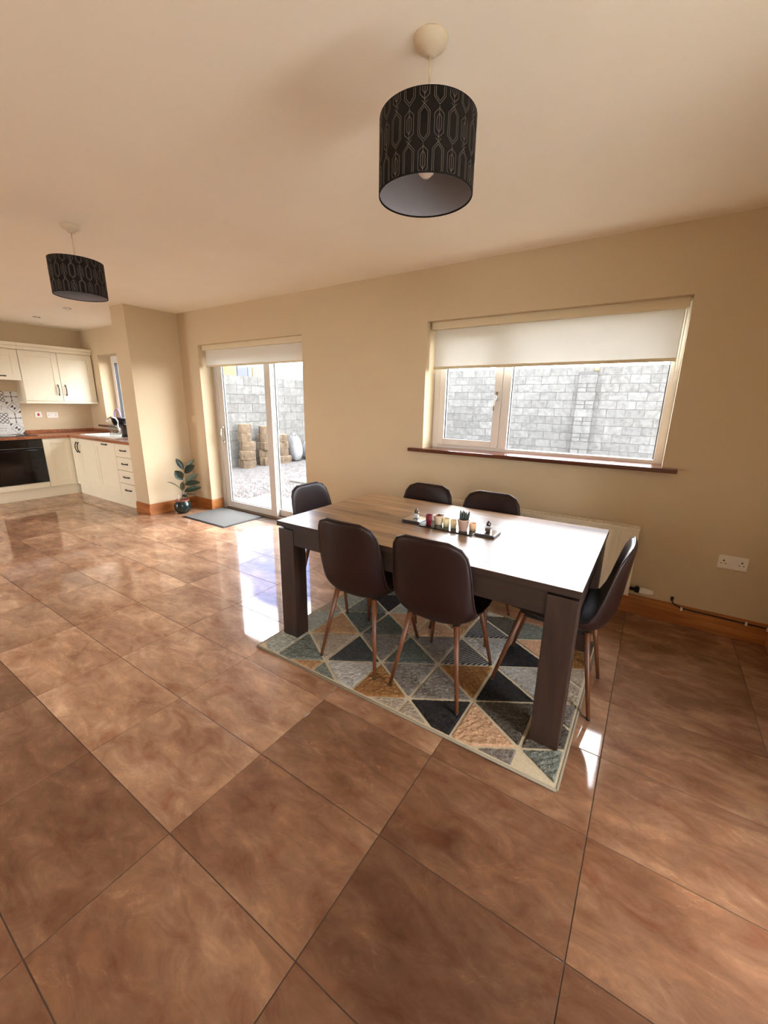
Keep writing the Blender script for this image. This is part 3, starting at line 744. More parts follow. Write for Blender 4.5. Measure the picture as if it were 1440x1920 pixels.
# ------------------------------------------------------------------ radiator and its valve
r = thing('radiator', (-0.69, 3.16, 0.165), 'cream panel radiator under the wide window', 'radiator')
ra, rb, rz0, rz1, ryf = -1.385, 0.005, 0.165, 0.655, 3.135
m = MB(); n = 0; v = []; f = []
nx_ = 160
prof = []
for i in range(nx_+1):
    x = ra+0.03+(rb-ra-0.06)*i/nx_; ph = (i % 8)/8*2*math.pi
    prof.append((x, ryf+0.012*(0.5+0.5*math.cos(ph))**2))
for (zz, k) in ((rz0+0.012, 0), (rz0+0.035, 1), (rz1-0.05, 1), (rz1-0.025, 0)):
    for (x, y) in prof: v.append((x, y if k else ryf+0.005, zz))
w_ = nx_+1
for a in range(3):
    for i in range(nx_): f.append((a*w_+i, a*w_+i+1, (a+1)*w_+i+1, (a+1)*w_+i))
m.add(v, f, True); m.build('fluted_panel', 'radiator', r)
m = MB().box(ra, ra+0.032, ryf-0.002, ryf+0.075, rz0, rz1-0.018, 0.004).box(rb-0.032, rb, ryf-0.002, ryf+0.075, rz0, rz1-0.018, 0.004)
m.box(ra+0.03, rb-0.03, ryf+0.012, ryf+0.075, rz0+0.01, rz1-0.02).box(ra+0.03, rb-0.03, ryf+0.002, ryf+0.012, rz1-0.03, rz1-0.018).box(ra+0.03, rb-0.03, ryf+0.002, ryf+0.012, rz0, rz0+0.014)
m.build('casing', 'radiator', r)
m = MB().box(ra-0.002, rb+0.002, ryf-0.004, ryf+0.008, rz1-0.018, rz1, 0.002).box(ra-0.002, rb+0.002, ryf+0.068, ryf+0.08, rz1-0.018, rz1, 0.002)
for i in range(56):
    x = ra+0.01+i*(rb-ra-0.02)/55; m.box(x-0.003, x+0.003, ryf+0.008, ryf+0.068, rz1-0.010, rz1-0.003)
m.build('top_grille', 'radiator', r)
m = MB()
for x in (ra+0.3, rb-0.3): m.box(x-0.02, x+0.02, ryf+0.07, YW-0.001, rz0+0.08, rz1-0.08)
m.build('wall_bracket', 'radiator', r)
vx = rb+0.0
m = MB().lathe((vx, 3.185, 0.205), [(0.012, 0.0), (0.012, 0.03), (0.02, 0.032), (0.022, 0.055), (0.02, 0.06)], 16, 'x').tube([(vx+0.045, 3.185, 0.205), (vx+0.045, YW-0.002, 0.205)], 0.0075, 10)
va = m.build('valve_body', 'black_plastic', r)
MB().lathe((vx+0.06, 3.185, 0.205), [(0.018, 0.0), (0.021, 0.006), (0.022, 0.04), (0.018, 0.075), (0.013, 0.082), (0.0, 0.083)], 18, 'x').build('thermostat_head', 'white_plastic', va)

# ------------------------------------------------------------------ sockets, switch, cable
def socket(x, z, label, w=0.148, hh=0.086, plane='y', c=YW, red=False):
    if plane == 'y': base = (x, c, z); B = lambda a0, a1, d0, d1, z0, z1, bev=0: (x+a0, x+a1, c-d1, c-d0, z+z0, z+z1, bev)
    else: base = (c, x, z); B = lambda a0, a1, d0, d1, z0, z1, bev=0: (c+d0, c+d1, x+a0, x+a1, z+z0, z+z1, bev)
    r = thing('wall_socket' if not red else 'cooker_switch', base, label, 'socket' if not red else 'switch')
    MB().box(*B(-w/2, w/2, 0, 0.011, -hh/2, hh/2, 0.003)).build('face_plate', 'white_plastic', r)
    if red:
        MB().box(*B(-0.012, 0.012, 0.011, 0.018, -0.02, 0.02, 0.002)).build('rocker', plain('red_rocker', (176, 30, 40), 0.35), r)
        return
    for s_ in (-1, 1):
        MB().box(*B(s_*0.012-0.009, s_*0.012+0.009, 0.011, 0.016, 0.012, 0.034, 0.002)).build('rocker', 'white_plastic', r)
        m = MB(); cx = s_*0.045
        m.box(*B(cx-0.004, cx+0.004, 0.0105, 0.0115, 0.004, 0.014)).box(*B(cx-0.014, cx-0.007, 0.0105, 0.0115, -0.013, -0.008)).box(*B(cx+0.007, cx+0.014, 0.0105, 0.0115, -0.013, -0.008))
        m.build('pin_holes', 'black_plastic', r)
socket(0.527, 0.497, 'white double wall socket low on the wall right of the radiator')
p = thing('blank_plate', (-5.135, YW, 1.20), 'small cream blank plate on the wall beside the patio door', 'wall plate')
MB().box(-5.178, -5.092, YW-0.009, YW, 1.157, 1.243, 0.003).build('face_plate', plain('cream_plate', (220, 202, 168), 0.4), p)
m = MB()
for zz in (1.163, 1.237): m.lathe((-5.135, YW-0.009, zz), [(0.0, -0.002), (0.003, -0.0015), (0.003, 0.0)], 10, 'y')
m.build('screws', 'chrome', p)
cb = thing('black_cable', (0.5, YW-0.02, 0.12), 'thin black cable clipped along the top of the right skirting', 'cable')
yy = YW-0.022
MB().tube([(0.262, YW, 0.172), (0.262, yy-0.004, 0.165), (0.272, yy, 0.145), (0.318, yy, 0.124), (0.5, yy, 0.120), (0.72, yy, 0.118), (XR-0.024, yy, 0.117), (XR-0.024, yy-0.05, 0.116), (XR-0.024, 2.6, 0.112), (XR-0.024, 1.6, 0.112)], 0.0045, 8).build('flex', 'black_plastic', cb)
for (x, y) in ((0.322, yy-0.003), (0.66, yy-0.003), (XR-0.028, yy-0.02), (XR-0.028, 2.55)):
    MB().box(x-0.006, x+0.006, y-0.006, y+0.006, 0.108, 0.132, 0.002).build('cable_clip', 'white_plastic', cb)
MB().box(0.253, 0.271, YW-0.012, YW, 0.160, 0.186, 0.002).build('cable_entry', 'black_plastic', cb)

# ------------------------------------------------------------------ door mat
mt = thing('door_mat', (-4.48, 3.11, 0), 'grey rectangular door mat in front of the patio door', 'mat')
MB().box(-4.905, -4.06, 2.80, 3.40, 0.0005, 0.006, 0.002).build('rubber_backing', 'rubber', mt)
MB().box(-4.885, -4.08, 2.82, 3.38, 0.005, 0.0125, 0.003).build('carpet_top', 'mat', mt)

# ------------------------------------------------------------------ potted rubber plant
pl = thing('potted_rubber_plant', (-5.09, 2.93, 0), 'rubber plant with dark glossy leaves in a green pot', 'plant')
po = MB().lathe((-5.09, 2.93, 0), [(0.0, 0.0005), (0.055, 0.0005), (0.075, 0.012), (0.096, 0.045), (0.104, 0.085), (0.098, 0.13), (0.083, 0.158), (0.080, 0.165), (0.074, 0.165), (0.074, 0.15)], 36).build('pot', 'pot', pl)
MB().lathe((-5.09, 2.93, 0), [(0.0815, 0.158), (0.089, 0.163), (0.089, 0.173), (0.080, 0.176), (0.073, 0.17), (0.073, 0.156)], 36).build('rim', 'terracotta', po)
MB().lathe((-5.09, 2.93, 0), [(0.0, 0.160), (0.05, 0.158), (0.0735, 0.152)], 24).build('soil', 'soil', pl)
MB().tube([(-5.09, 2.925, 0.14), (-5.079, 2.949, 0.289), (-5.07, 2.965, 0.412), (-5.058, 2.985, 0.56)], [0.008, 0.007, 0.006, 0.004], 8).build('stem', 'stem', pl)
MB().tube([(-5.115, 2.90, 0.14), (-5.112, 2.905, 0.235)], 0.006, 8).build('plant_stake', 'white_plastic', pl)
LV = [((-5.059, 2.982, 0.554), (-5.116, 2.926, 0.713), 0.062, 'leaf'), ((-5.062, 2.99, 0.552), (-5.041, 3.132, 0.692), 0.045, 'leaf2'),
      ((-5.056, 2.975, 0.51), (-4.95, 3.07, 0.628), 0.085, 'leaf'), ((-5.063, 2.96, 0.425), (-5.078, 2.872, 0.566), 0.105, 'leaf'),
      ((-5.068, 2.968, 0.395), (-5.011, 3.143, 0.497), 0.075, 'leaf2'), ((-5.07, 2.962, 0.37), (-4.918, 3.105, 0.398), 0.07, 'leaf'),
      ((-5.08, 2.945, 0.275), (-4.93, 3.124, 0.327), 0.07, 'leaf'), ((-5.083, 2.945, 0.290), (-5.139, 2.787, 0.42), 0.055, 'leaf'),
      ((-5.085, 2.935, 0.24), (-5.012, 2.964, 0.218), 0.05, 'leaf'), ((-5.085, 2.94, 0.235), (-4.952, 3.046, 0.236), 0.045, 'leaf'),
      ((-5.08, 2.945, 0.276), (-5.058, 2.944, 0.416), 0.055, 'leaf2')]
view = Vector((0.86, -0.5, 0.15)).normalized()
for i, (a, b, w, mk) in enumerate(LV):
    a, b = Vector(a), Vector(b); ax = (b-a); L = ax.length; ax.normalize()
    edge_on = i in (7, 9)
    nrm = (view if not edge_on else Vector((0.05, 0.05, 1))); nrm = (nrm - ax*nrm.dot(ax)).normalized()
    nrm = (nrm + Vector((0, 0, 0.35 if i in (2, 5, 6) else 0.1))); nrm = (nrm - ax*nrm.dot(ax)).normalized()
    sd = ax.cross(nrm); NL, v, f = 12, [], []
    for q in range(NL+1):
        t_ = q/NL; wv = w/2*(math.sin(math.pi*max(0, (t_-0.10)/0.90)**0.85)**0.75 if t_ > 0.10 else 0.0) + 0.0022
        if q == NL: wv = 0.0012
        c = a + ax*(L*t_) - Vector((0, 0, 1))*(0.025*(t_-0.5)**2*4*0.6 - 0.015) * (0.6 if i != 7 else 1.8)
        for sgn, ff in ((-1, 1), (-0.5, 0.45), (0, 0), (0.5, 0.45), (1, 1)):
            v.append(c + sd*(wv*sgn) + nrm*(ff*wv*0.28))
    for q in range(NL):
        for j in range(4): f.append((q*5+j, q*5+j+1, (q+1)*5+j+1, (q+1)*5+j))
    nv = len(v); v2 = [p - nrm*0.0014 for p in v]
    MB().add(v+v2, f+[tuple(k+nv for k in q[::-1]) for q in f], True).build('leaf', mk, pl)

# ------------------------------------------------------------------ things on the table
TT = TZ
slate = plain('grey_slate', (62, 62, 64), 0.35, noise=0.15, nscale=30); mirror = plain('mirror_top', (206, 206, 204), 0.1, 0.9)
def coaster(x0, x1, y0, y1, label):
    r = thing('square_coaster', ((x0+x1)/2, (y0+y1)/2, TT), label, 'coaster')
    MB().box(x0, x1, y0, y1, TT, TT+0.013, 0.002).build('slate_base', slate, r)
    MB().box(x0+0.004, x1-0.004, y0+0.004, y1-0.004, TT+0.0125, TT+0.0155, 0.001).build('mirror_top', mirror, r)
coaster(-1.188, -1.07, 2.02, 2.14, 'mirrored square coaster at the left end of the glass tray')
coaster(-0.735, -0.627, 2.018, 2.130, 'mirrored square coaster at the right end of the glass tray')
salt = plain('white_salt', (230, 226, 220), 0.8); pepper = plain('ground_pepper', (92, 66, 48), 0.8); steel = plain('steel_cap', (120, 112, 104), 0.3, 0.9)
def shaker(x, y, z, fill, label):
    r = thing('glass_shaker', (x, y, z), label, 'shaker')
    MB().box(x-0.016, x+0.016, y-0.016, y+0.016, z, z+0.036, 0.003).build('glass_body', 'clear', r)
    MB().box(x-0.013, x+0.013, y-0.013, y+0.013, z+0.003, z+0.022, 0.002).build('filling', fill, r)
    MB().lathe((x, y, z+0.035), [(0.012, 0.0), (0.0125, 0.012), (0.010, 0.018), (0.004, 0.026), (0.0, 0.028)], 16).build('cap', steel, r)
shaker(-1.128, 2.085, TT+0.0155, salt, 'small square glass salt shaker on the left mirrored coaster')
shaker(-0.681, 2.078, TT+0.0155, pepper, 'small square glass pepper shaker on the right mirrored coaster')
tr = thing('glass_tray', (-0.9, 2.06, TT), 'long shallow glass tray holding candles and a potted succulent', 'tray')
ta, tb, tc_, td = -1.06, -0.742, 1.995, 2.135
blk = plain('smoked_glass', (40, 40, 42), 0.06)
MB().box(ta, tb, tc_, td, TT, TT+0.006, 0.002).build('base_plate', blk, tr)
MB().box(ta, tb, tc_, tc_+0.004, TT+0.006, TT+0.018).box(ta, tb, td-0.004, td, TT+0.006, TT+0.018).box(ta, ta+0.004, tc_+0.004, td-0.004, TT+0.006, TT+0.018).box(tb-0.004, tb, tc_+0.004, td-0.004, TT+0.006, TT+0.018).build('glass_rim', 'clear', tr)
def candle(x, y, rt, rb_, hh, colr, label, nm='candle'):
    r = thing(nm, (x, y, TT+0.006), label, 'candle'); z = TT+0.006
    wax = plain('wax', colr, 0.5); 
    MB().lathe((x, y, z), [(rb_, 0.0), (rt, hh), (rt-0.002, hh), (rt-0.003, hh-0.008), (0.0, hh-0.009)], 24).build('wax_body', wax, r)
    MB().tube([(x, y, z+hh-0.010), (x+0.001, y, z+hh-0.001)], 0.001, 6).build('wick', 'black_plastic', r)
candle(-1.018, 2.035, 0.0205, 0.014, 0.06, (120, 20, 36), 'deep red votive candle at the left end of the tray')
candle(-0.925, 2.07, 0.0195, 0.017, 0.046, (240, 226, 178), 'pale yellow votive candle next to the cream bowl')
candle(-0.878, 2.066, 0.0185, 0.016, 0.046, (244, 222, 170), 'pale yellow votive candle next to the succulent pot')
candle(-0.772, 2.085, 0.0205, 0.018, 0.041, (240, 196, 150), 'peach votive candle at the right end of the tray')
b = thing('cream_bowl', (-0.975, 2.075, TT+0.006), 'cream tapered bowl filled with brown potpourri', 'bowl'); z = TT+0.006
MB().lathe((-0.975, 2.075, z), [(0.020, 0.0), (0.024, 0.01), (0.031, 0.052), (0.0315, 0.056), (0.0285, 0.056), (0.026, 0.044), (0.0, 0.042)], 28).build('bowl_body', plain('cream_ceramic', (226, 206, 176), 0.35), b)
m = MB(); rg = random.Random(5)
for i in range(16):
    a = rg.uniform(0, 6.28); rr = rg.uniform(0, 0.019); sz = rg.uniform(0.005, 0.009)
    m.lathe((-0.975+rr*math.cos(a), 2.075+rr*math.sin(a), z+0.043+(0.02-rr)*0.7), [(0, -sz), (sz*.8, -sz*.5), (sz, 0), (sz*.7, sz*.6), (0, sz)], 7)
tag(m.build('potpourri', plain('dried_brown', (92, 44, 30), 0.8, noise=0.4, nscale=60), b), kind='stuff')
b = thing('potted_succulent', (-0.812, 2.045, TT+0.006), 'spiky dark green succulent in a pink tapered pot on the tray', 'plant')
MB().lathe((-0.812, 2.045, z), [(0.021, 0.0), (0.0235, 0.003), (0.0315, 0.058), (0.0325, 0.06), (0.0325, 0.066), (0.029, 0.066), (0.028, 0.058), (0.0, 0.057)], 28).build('pot', plain('pink_clay', (198, 164, 146), 0.5), b)
sg = plain('succulent_green', (46, 58, 50), 0.5, noise=0.3, nscale=60)
for i in range(9):
    a = i*2.4; rr = 0.004+0.014*(i/9); ln = rg.uniform(0.046, 0.064); tl = 0.08+0.16*(i/9)
    p0 = Vector((-0.812+rr*math.cos(a), 2.045+rr*math.sin(a), z+0.056)); dr = Vector((math.cos(a)*tl, math.sin(a)*tl, 1)).normalized()
    MB().tube([p0, p0+dr*ln*.4, p0+dr*ln*.75, p0+dr*ln], [0.0075, 0.0085, 0.006, 0.0008], 8).build('spike_leaf', sg, b)

# ------------------------------------------------------------------ kitchen
KX_, KY_ = -7.47, 2.645      # door faces of the left run (facing +x) and right run (facing -y)
CT, CB = 0.908, 0.868
def bow_handle(mb, c, d, out, L=0.155):
    c, d, out = Vector(c), Vector(d), Vector(out); p = []
    for q in range(9):
        t_ = q/8; p.append(c + d*(L*(t_-0.5)) + out*(0.004 + 0.024*math.sin(math.pi*t_)**0.7))
    mb.tube(p, [0.010, 0.0075, 0.0068, 0.007, 0.0075, 0.007, 0.0068, 0.0075, 0.010], 8)
def front(axis, pos, u0, u1, z0, z1, parent, name='door', shaker=True, th=0.02, sw=0.075):
    # axis 'x': front face at x=pos facing +x, u = y; axis 'y': face at y=pos facing -y, u = x
    m = MB(); g = 0.0028; u0 += g; u1 -= g; z0 += g; z1 -= g
    def bb(a, b, c, d, d0, d1, bev=0.0):
        if axis == 'x': m.box(pos-d1, pos-d0, a, b, c, d, bev)
        else: m.box(a, b, pos+d0, pos+d1, c, d, bev)
    if shaker:
        bb(u0, u0+sw, z0, z1, 0, th, 0.002); bb(u1-sw, u1, z0, z1, 0, th, 0.002)
        bb(u0+sw, u1-sw, z0, z0+sw, 0, th, 0.002); bb(u0+sw, u1-sw, z1-sw, z1, 0, th, 0.002)
        bb(u0+sw, u1-sw, z0+sw, z1-sw, 0.008, th)
    else: bb(u0, u1, z0, z1, 0, th, 0.003)
    return m.build(name, 'cream_unit', parent)
def hnd(axis, pos, u, z, parent, vertical=True, L=0.155):
    m = MB()
    if axis == 'x': bow_handle(m, (pos, u, z), (0, 0, 1) if vertical else (0, 1, 0), (1, 0, 0), L)
    else: bow_handle(m, (u, pos, z), (0, 0, 1) if vertical else (1, 0, 0), (0, -1, 0), L)
    tag(m.build('handle', 'iron', parent), 'black iron bow handle')
def unit(name, axis, u0, u1, z0, z1, pos, back, label, cat):
    c = ((pos-0.02-0.25), (u0+u1)/2, z0) if axis == 'x' else ((u0+u1)/2, pos+0.27, z0)
    r = thing(name, c, label, cat)
    if axis == 'x': MB().box(back, pos-0.021, u0+0.001, u1-0.001, z0, z1).build('carcass', 'cream_unit', r)
    else: MB().box(u0+0.001, u1-0.001, pos+0.021, back, z0, z1).build('carcass', 'cream_unit', r)
    return r
PZ = 0.155
# right run
r = unit('base_cupboard', 'y', -7.448, -7.22, PZ, CB, KY_, YW, 'narrow cream base cupboard in the kitchen corner', 'cupboard')
d = front('y', KY_, -7.448, -7.22, PZ, CB, r, sw=0.055); hnd('y', KY_, -7.25, 0.735, d)
r = unit('base_cupboard', 'y', -7.22, -6.68, PZ, CB, KY_, YW, 'cream shaker sink cupboard with handle on its left', 'cupboard')
d = front('y', KY_, -7.22, -6.68, PZ, CB, r); hnd('y', KY_, -7.18, 0.735, d)
r = unit('integrated_dishwasher', 'y', -6.68, -6.08, PZ, CB, KY_, YW, 'cream shaker appliance front with handle across its top', 'appliance')
d = front('y', KY_, -6.68, -6.08, PZ, CB, r); hnd('y', KY_, -6.36, 0.835, d, False)
r = unit('drawer_unit', 'y', -6.08, PX0-0.004, PZ, CB, KY_, YW, 'stack of four cream drawers beside the stub wall', 'drawers')
dz = (CB-PZ)/4
for i in range(4):
    d = front('y', KY_, -6.08, PX0-0.004, PZ+i*dz, PZ+(i+1)*dz, r, 'drawer', False); hnd('y', KY_, -5.855, PZ+(i+0.52)*dz, d, False)
# left run
r = unit('corner_cupboard', 'x', 2.30, KY_+0.02, PZ, CB, KX_, XL, 'cream corner base cupboard beside the oven', 'cupboard')
front('x', KX_, 2.30, KY_+0.015, PZ, CB, r, sw=0.075)
r = unit('built_in_oven', 'x', 1.70, 2.30, PZ, CB, KX_, XL, 'black glass fronted built-in oven under the worktop', 'oven')
front('x', KX_, 1.70, 2.30, PZ, 0.235, r, 'filler_panel', False)
MB().box(KX_-0.02, KX_+0.004, 1.703, 2.297, 0.238, 0.742, 0.003).build('oven_door', 'oven_glass', r)
ov = MB().box(KX_-0.02, KX_+0.004, 1.703, 2.297, 0.746, CB-0.002, 0.003).build('control_panel', 'oven_glass', r)
m = MB().tube([(KX_+0.004, 1.78, 0.715), (KX_+0.035, 1.79, 0.715), (KX_+0.035, 2.21, 0.715), (KX_+0.004, 2.22, 0.715)], 0.006, 8); m.build('oven_handle', 'oven_glass', r)
r = unit('base_cupboard', 'x', 1.10, 1.70, PZ, CB, KX_, XL, 'cream base cupboard left of the oven', 'cupboard')
d = front('x', KX_, 1.10, 1.70, PZ, CB, r); hnd('x', KX_, 1.14, 0.735, d)
kb = thing('kickboard', (-6.8, 2.7, 0), 'cream kickboard along the bottom of the base units', 'kickboard')
MB().box(KX_+0.021, PX0-0.002, KY_+0.03, KY_+0.048, 0.001, PZ-0.002).build('board', 'cream_unit', kb)
MB().box(KX_-0.05, KX_-0.032, 1.10, KY_+0.048, 0.001, PZ-0.002).build('board', 'cream_unit', kb)
wt = thing('worktop', (-7.2, 2.9, CB), 'reddish walnut block worktop running round the kitchen corner', 'worktop')
MB().box(XL+0.001, KX_+0.025, 1.10, YW-0.001, CB+0.001, CT, 0.004).build('left_slab', 'worktop', wt)
MB().box(KX_+0.026, PX0-0.002, KY_-0.022, YW-0.001, CB+0.001, CT, 0.004).build('right_slab', 'worktop', wt)
tag(MB().box(XL+0.001, XL+0.02, 2.31, YW-0.02, CT, CT+0.05, 0.003).box(XL+0.001, PX0-0.002, YW-0.019, YW-0.001, CT, CT+0.05, 0.003).build('worktop_upstand', 'worktop'), 'low walnut upstand along the wall behind the worktop', 'upstand')
# sink and drainer
sk = thing('kitchen_sink', (-6.75, 2.93, CT), 'white inset sink and drainer under the kitchen window', 'sink')
sa, sb, sc_, sd_ = -7.28, -6.18, 2.715, 3.16
m = MB().box(sa, sb, sc_, sc_+0.04, CT, CT+0.014, 0.005).box(sa, sb, sd_-0.05, sd_, CT, CT+0.014, 0.005).box(sa, sa+0.05, sc_+0.04, sd_-0.05, CT, CT+0.014, 0.005).box(sb-0.04, sb, sc_+0.04, sd_-0.05, CT, CT+0.014, 0.005)
m.box(-6.84, -6.80, sc_+0.04, sd_-0.05, CT, CT+0.012, 0.004).box(-6.80, sb-0.04, sc_+0.04, sd_-0.05, CT, CT+0.005)
for i in range(7): m.box(-6.77, sb-0.06, sc_+0.07+i*0.042, sc_+0.085+i*0.042, CT+0.005, CT+0.009)
m.build('sink_top', 'ceramic', sk)
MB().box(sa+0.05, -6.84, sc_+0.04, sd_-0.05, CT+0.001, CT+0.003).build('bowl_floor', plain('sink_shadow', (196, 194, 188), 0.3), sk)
m = MB().lathe((-6.95, 3.125, CT+0.014), [(0.022, 0), (0.022, 0.02), (0.014, 0.03)], 16)
m.tube([(-6.95, 3.125, CT+0.03), (-6.95, 3.125, CT+0.20), (-6.95, 3.10, CT+0.25), (-6.95, 3.04, CT+0.27), (-6.95, 2.98, CT+0.24), (-6.95, 2.97, CT+0.20)], 0.010, 10)
m.build('tap', 'chrome', sk)
# jar, coffee press and little cauldron caddy
j = thing('glass_jar', (-6.55, 2.89, CT+0.0095), 'clear glass jar standing on the white sink drainer', 'jar')
MB().lathe((-6.55, 2.89, CT+0.0095), [(0.068, 0.0), (0.07, 0.01), (0.07, 0.12), (0.055, 0.15), (0.05, 0.165)], 24).lathe((-6.55, 2.89, CT+0.0095), [(0.064, 0.003), (0.066, 0.012), (0.066, 0.118), (0.0, 0.158)], 24).build('jar_body', 'clear', j)
MB().lathe((-6.55, 2.89, CT+0.0095), [(0.0725, 0.0), (0.0725, 0.012), (0.071, 0.014)], 24).build('jar_rim', 'ceramic', j)
j = thing('glass_jug', (-6.345, 2.93, CT+0.0095), 'dark glass jug with a black base beside the clear jar', 'jug')
MB().lathe((-6.345, 2.93, CT+0.0095), [(0.05, 0.0), (0.052, 0.012), (0.05, 0.02)], 24).build('base', 'black_plastic', j)
MB().lathe((-6.345, 2.93, CT+0.0295), [(0.046, 0.0), (0.047, 0.13), (0.05, 0.14)], 24).build('beaker', plain('smoky_beaker', (62, 50, 48), 0.1), j)
m = MB().tube([(-6.295, 2.93, CT+0.16), (-6.255, 2.93, CT+0.16), (-6.25, 2.93, CT+0.10), (-6.255, 2.93, CT+0.05), (-6.295, 2.93, CT+0.05)], 0.006, 8); m.build('handle', 'black_plastic', j)
MB().lathe((-6.345, 2.93, CT+0.1695), [(0.052, 0.0), (0.05, 0.012), (0.008, 0.02), (0.006, 0.04), (0.012, 0.05), (0.0, 0.06)], 20).build('lid', 'black_plastic', j)
j = thing('hanging_caddy', (-7.385, 3.33, KWIN[2]+0.001), 'small black bucket with a purple hoop handle on the kitchen sill', 'bucket'); z = KWIN[2]+0.001
MB().lathe((-7.385, 3.33, z), [(0.0, 0.0), (0.06, 0.002), (0.085, 0.03), (0.098, 0.10), (0.105, 0.105), (0.105, 0.115), (0.096, 0.115), (0.085, 0.05), (0.0, 0.03)], 24).build('bucket', 'black_plastic', j)
hp = [(-7.385+0.1*math.cos(a), 3.33, z+0.11+0.14*math.sin(a)) for a in [math.pi*q/14 for q in range(15)]]
MB().tube(hp, 0.009, 8).build('hoop_handle', plain('purple_plastic', (148, 116, 160), 0.4), j)
# wall cupboards
UX = -7.775
r = unit('wall_cupboard', 'x', 2.305, 3.235, 1.395, 2.105, UX, XL, 'cream double wall cupboard with two shaker doors', 'cupboard')
for (a, b2, hu) in ((2.305, 2.77, 2.722), (2.77, 3.235, 2.818)):
    d = front('x', UX, a, b2, 1.397, 2.10, r); hnd('x', UX, hu, 1.56, d)
MB().box(XL, UX+0.012, 2.30, 3.24, 1.36, 1.394, 0.004).build('light_rail', 'cream_unit', r)
m = MB().box(XL, UX+0.008, 2.303, 3.245, 2.106, 2.15, 0.003).box(XL, UX+0.028, 2.303, 3.245, 2.15, 2.195, 0.006); m.build('cornice', 'cream_unit', r)
r = unit('extractor_cupboard', 'x', 1.70, 2.302, 1.69, 2.105, UX-0.005, XL, 'short cream cupboard hung over the patterned splashback', 'cupboard')
d = front('x', UX-0.005, 1.70, 2.302, 1.678, 2.10, r, sw=0.085); hnd('x', UX-0.005, 2.05, 1.735, d, False)
m = MB().box(XL, UX+0.008, 1.70, 2.3025, 2.106, 2.15, 0.003).box(XL, UX+0.028, 1.70, 2.3025, 2.15, 2.195, 0.006); m.build('cornice', 'cream_unit', r)
r = unit('wall_cupboard', 'x', 1.10, 1.698, 1.395, 2.105, UX, XL, 'cream wall cupboard beyond the extractor cupboard', 'cupboard')
d = front('x', UX, 1.10, 1.698, 1.397, 2.10, r); hnd('x', UX, 1.15, 1.56, d)
m = MB().box(XL, UX+0.028, 1.10, 1.698, 2.106, 2.195, 0.006); m.build('cornice', 'cream_unit', r)
# splashback tiles, four printed designs
def print_tile(kind):
    M = NM('printed_tile_' + kind); tcn = M.n('ShaderNodeTexCoord'); sp = M.n('ShaderNodeSeparateXYZ'); M.l(tcn.outputs['Object'], sp.inputs[0])
    def mth(op, a, b=None):
        n = M.n('ShaderNodeMath', operation=op)
        for i, q in enumerate((a, b)):
            if q is None: continue
            if isinstance(q, (int, float)): n.inputs[i].default_value = q
            else: M.l(q, n.inputs[i])
        return n.outputs[0]
    Y = mth('DIVIDE', sp.outputs['Y'], 0.0765); Z = mth('DIVIDE', sp.outputs['Z'], 0.0765)
    aY, aZ = mth('ABSOLUTE', Y), mth('ABSOLUTE', Z)
    if kind == 'lattice':
        p = mth('ABSOLUTE', mth('SUBTRACT', mth('FRACT', mth('MULTIPLY', mth('ADD', Y, Z), 1.5)), 0.5)); q = mth('ABSOLUTE', mth('SUBTRACT', mth('FRACT', mth('MULTIPLY', mth('SUBTRACT', Y, Z), 1.5)), 0.5))
        f = mth('LESS_THAN', mth('MINIMUM', p, q), 0.11)
    elif kind == 'cross':
        l = mth('LESS_THAN', mth('MINIMUM', aY, aZ), 0.05)
        dot = mth('LESS_THAN', mth('ADD', mth('ABSOLUTE', mth('SUBTRACT', mth('MAXIMUM', aY, aZ), 0.78)), mth('MINIMUM', aY, aZ)), 0.16)
        ctr = mth('LESS_THAN', mth('ADD', aY, aZ), 0.16)
        f = mth('MAXIMUM', mth('MULTIPLY', l, mth('LESS_THAN', mth('MAXIMUM', aY, aZ), 0.85)), mth('MAXIMUM', dot, ctr))
    elif kind == 'script':
        n = M.n('ShaderNodeTexNoise'); n.inputs['Scale'].default_value = 55; n.inputs['Detail'].default_value = 2; M.l(tcn.outputs['Object'], n.inputs['Vector'])
        rows = mth('LESS_THAN', mth('FRACT', mth('MULTIPLY', Z, 2.2)), 0.55)
        f = mth('MULTIPLY', mth('MULTIPLY', mth('GREATER_THAN', n.outputs['Fac'], 0.52), rows), mth('LESS_THAN', mth('MAXIMUM', aY, aZ), 0.78))
        f = mth('MULTIPLY', f, 0.45)
    else:
        s_ = mth('ADD', aY, aZ)
        ring = mth('LESS_THAN', mth('ABSOLUTE', mth('SUBTRACT', s_, 0.95)), 0.12)
        bow = mth('MULTIPLY', mth('LESS_THAN', mth('MULTIPLY', Y, Z), 0.0), mth('LESS_THAN', s_, 0.55))
        corner = mth('MULTIPLY', mth('GREATER_THAN', s_, 1.55), mth('LESS_THAN', mth('MULTIPLY', Y, Z), 0.0))
        f = mth('MAXIMUM', mth('MAXIMUM', mth('MULTIPLY', ring, 0.4), bow), corner)
    mx_ = M.n('ShaderNodeMix', data_type='RGBA'); mx_.inputs['A'].default_value = (*lin((214, 212, 206)), 1); mx_.inputs['B'].default_value = (*lin((66, 62, 68)), 1)
    M.l(f, mx_.inputs['Factor']); M.l(mx_.outputs['Result'], M.b.inputs['Base Color']); M.set(Roughness=0.3); return M.m
PT = {k: print_tile(k) for k in ('lattice', 'cross', 'script', 'star')}
sp = thing('tiled_splashback', (XL, 1.99, CT), 'black and white patterned tile splashback behind the hob', 'splashback')
MB().box(XL, XL+0.004, 1.675, 2.302, CT+0.001, CT+0.623).build('tile_backing', 'grout', sp)
pat = [['script', 'star'], ['lattice', 'cross'], ['script', 'star'], ['lattice', 'cross']]
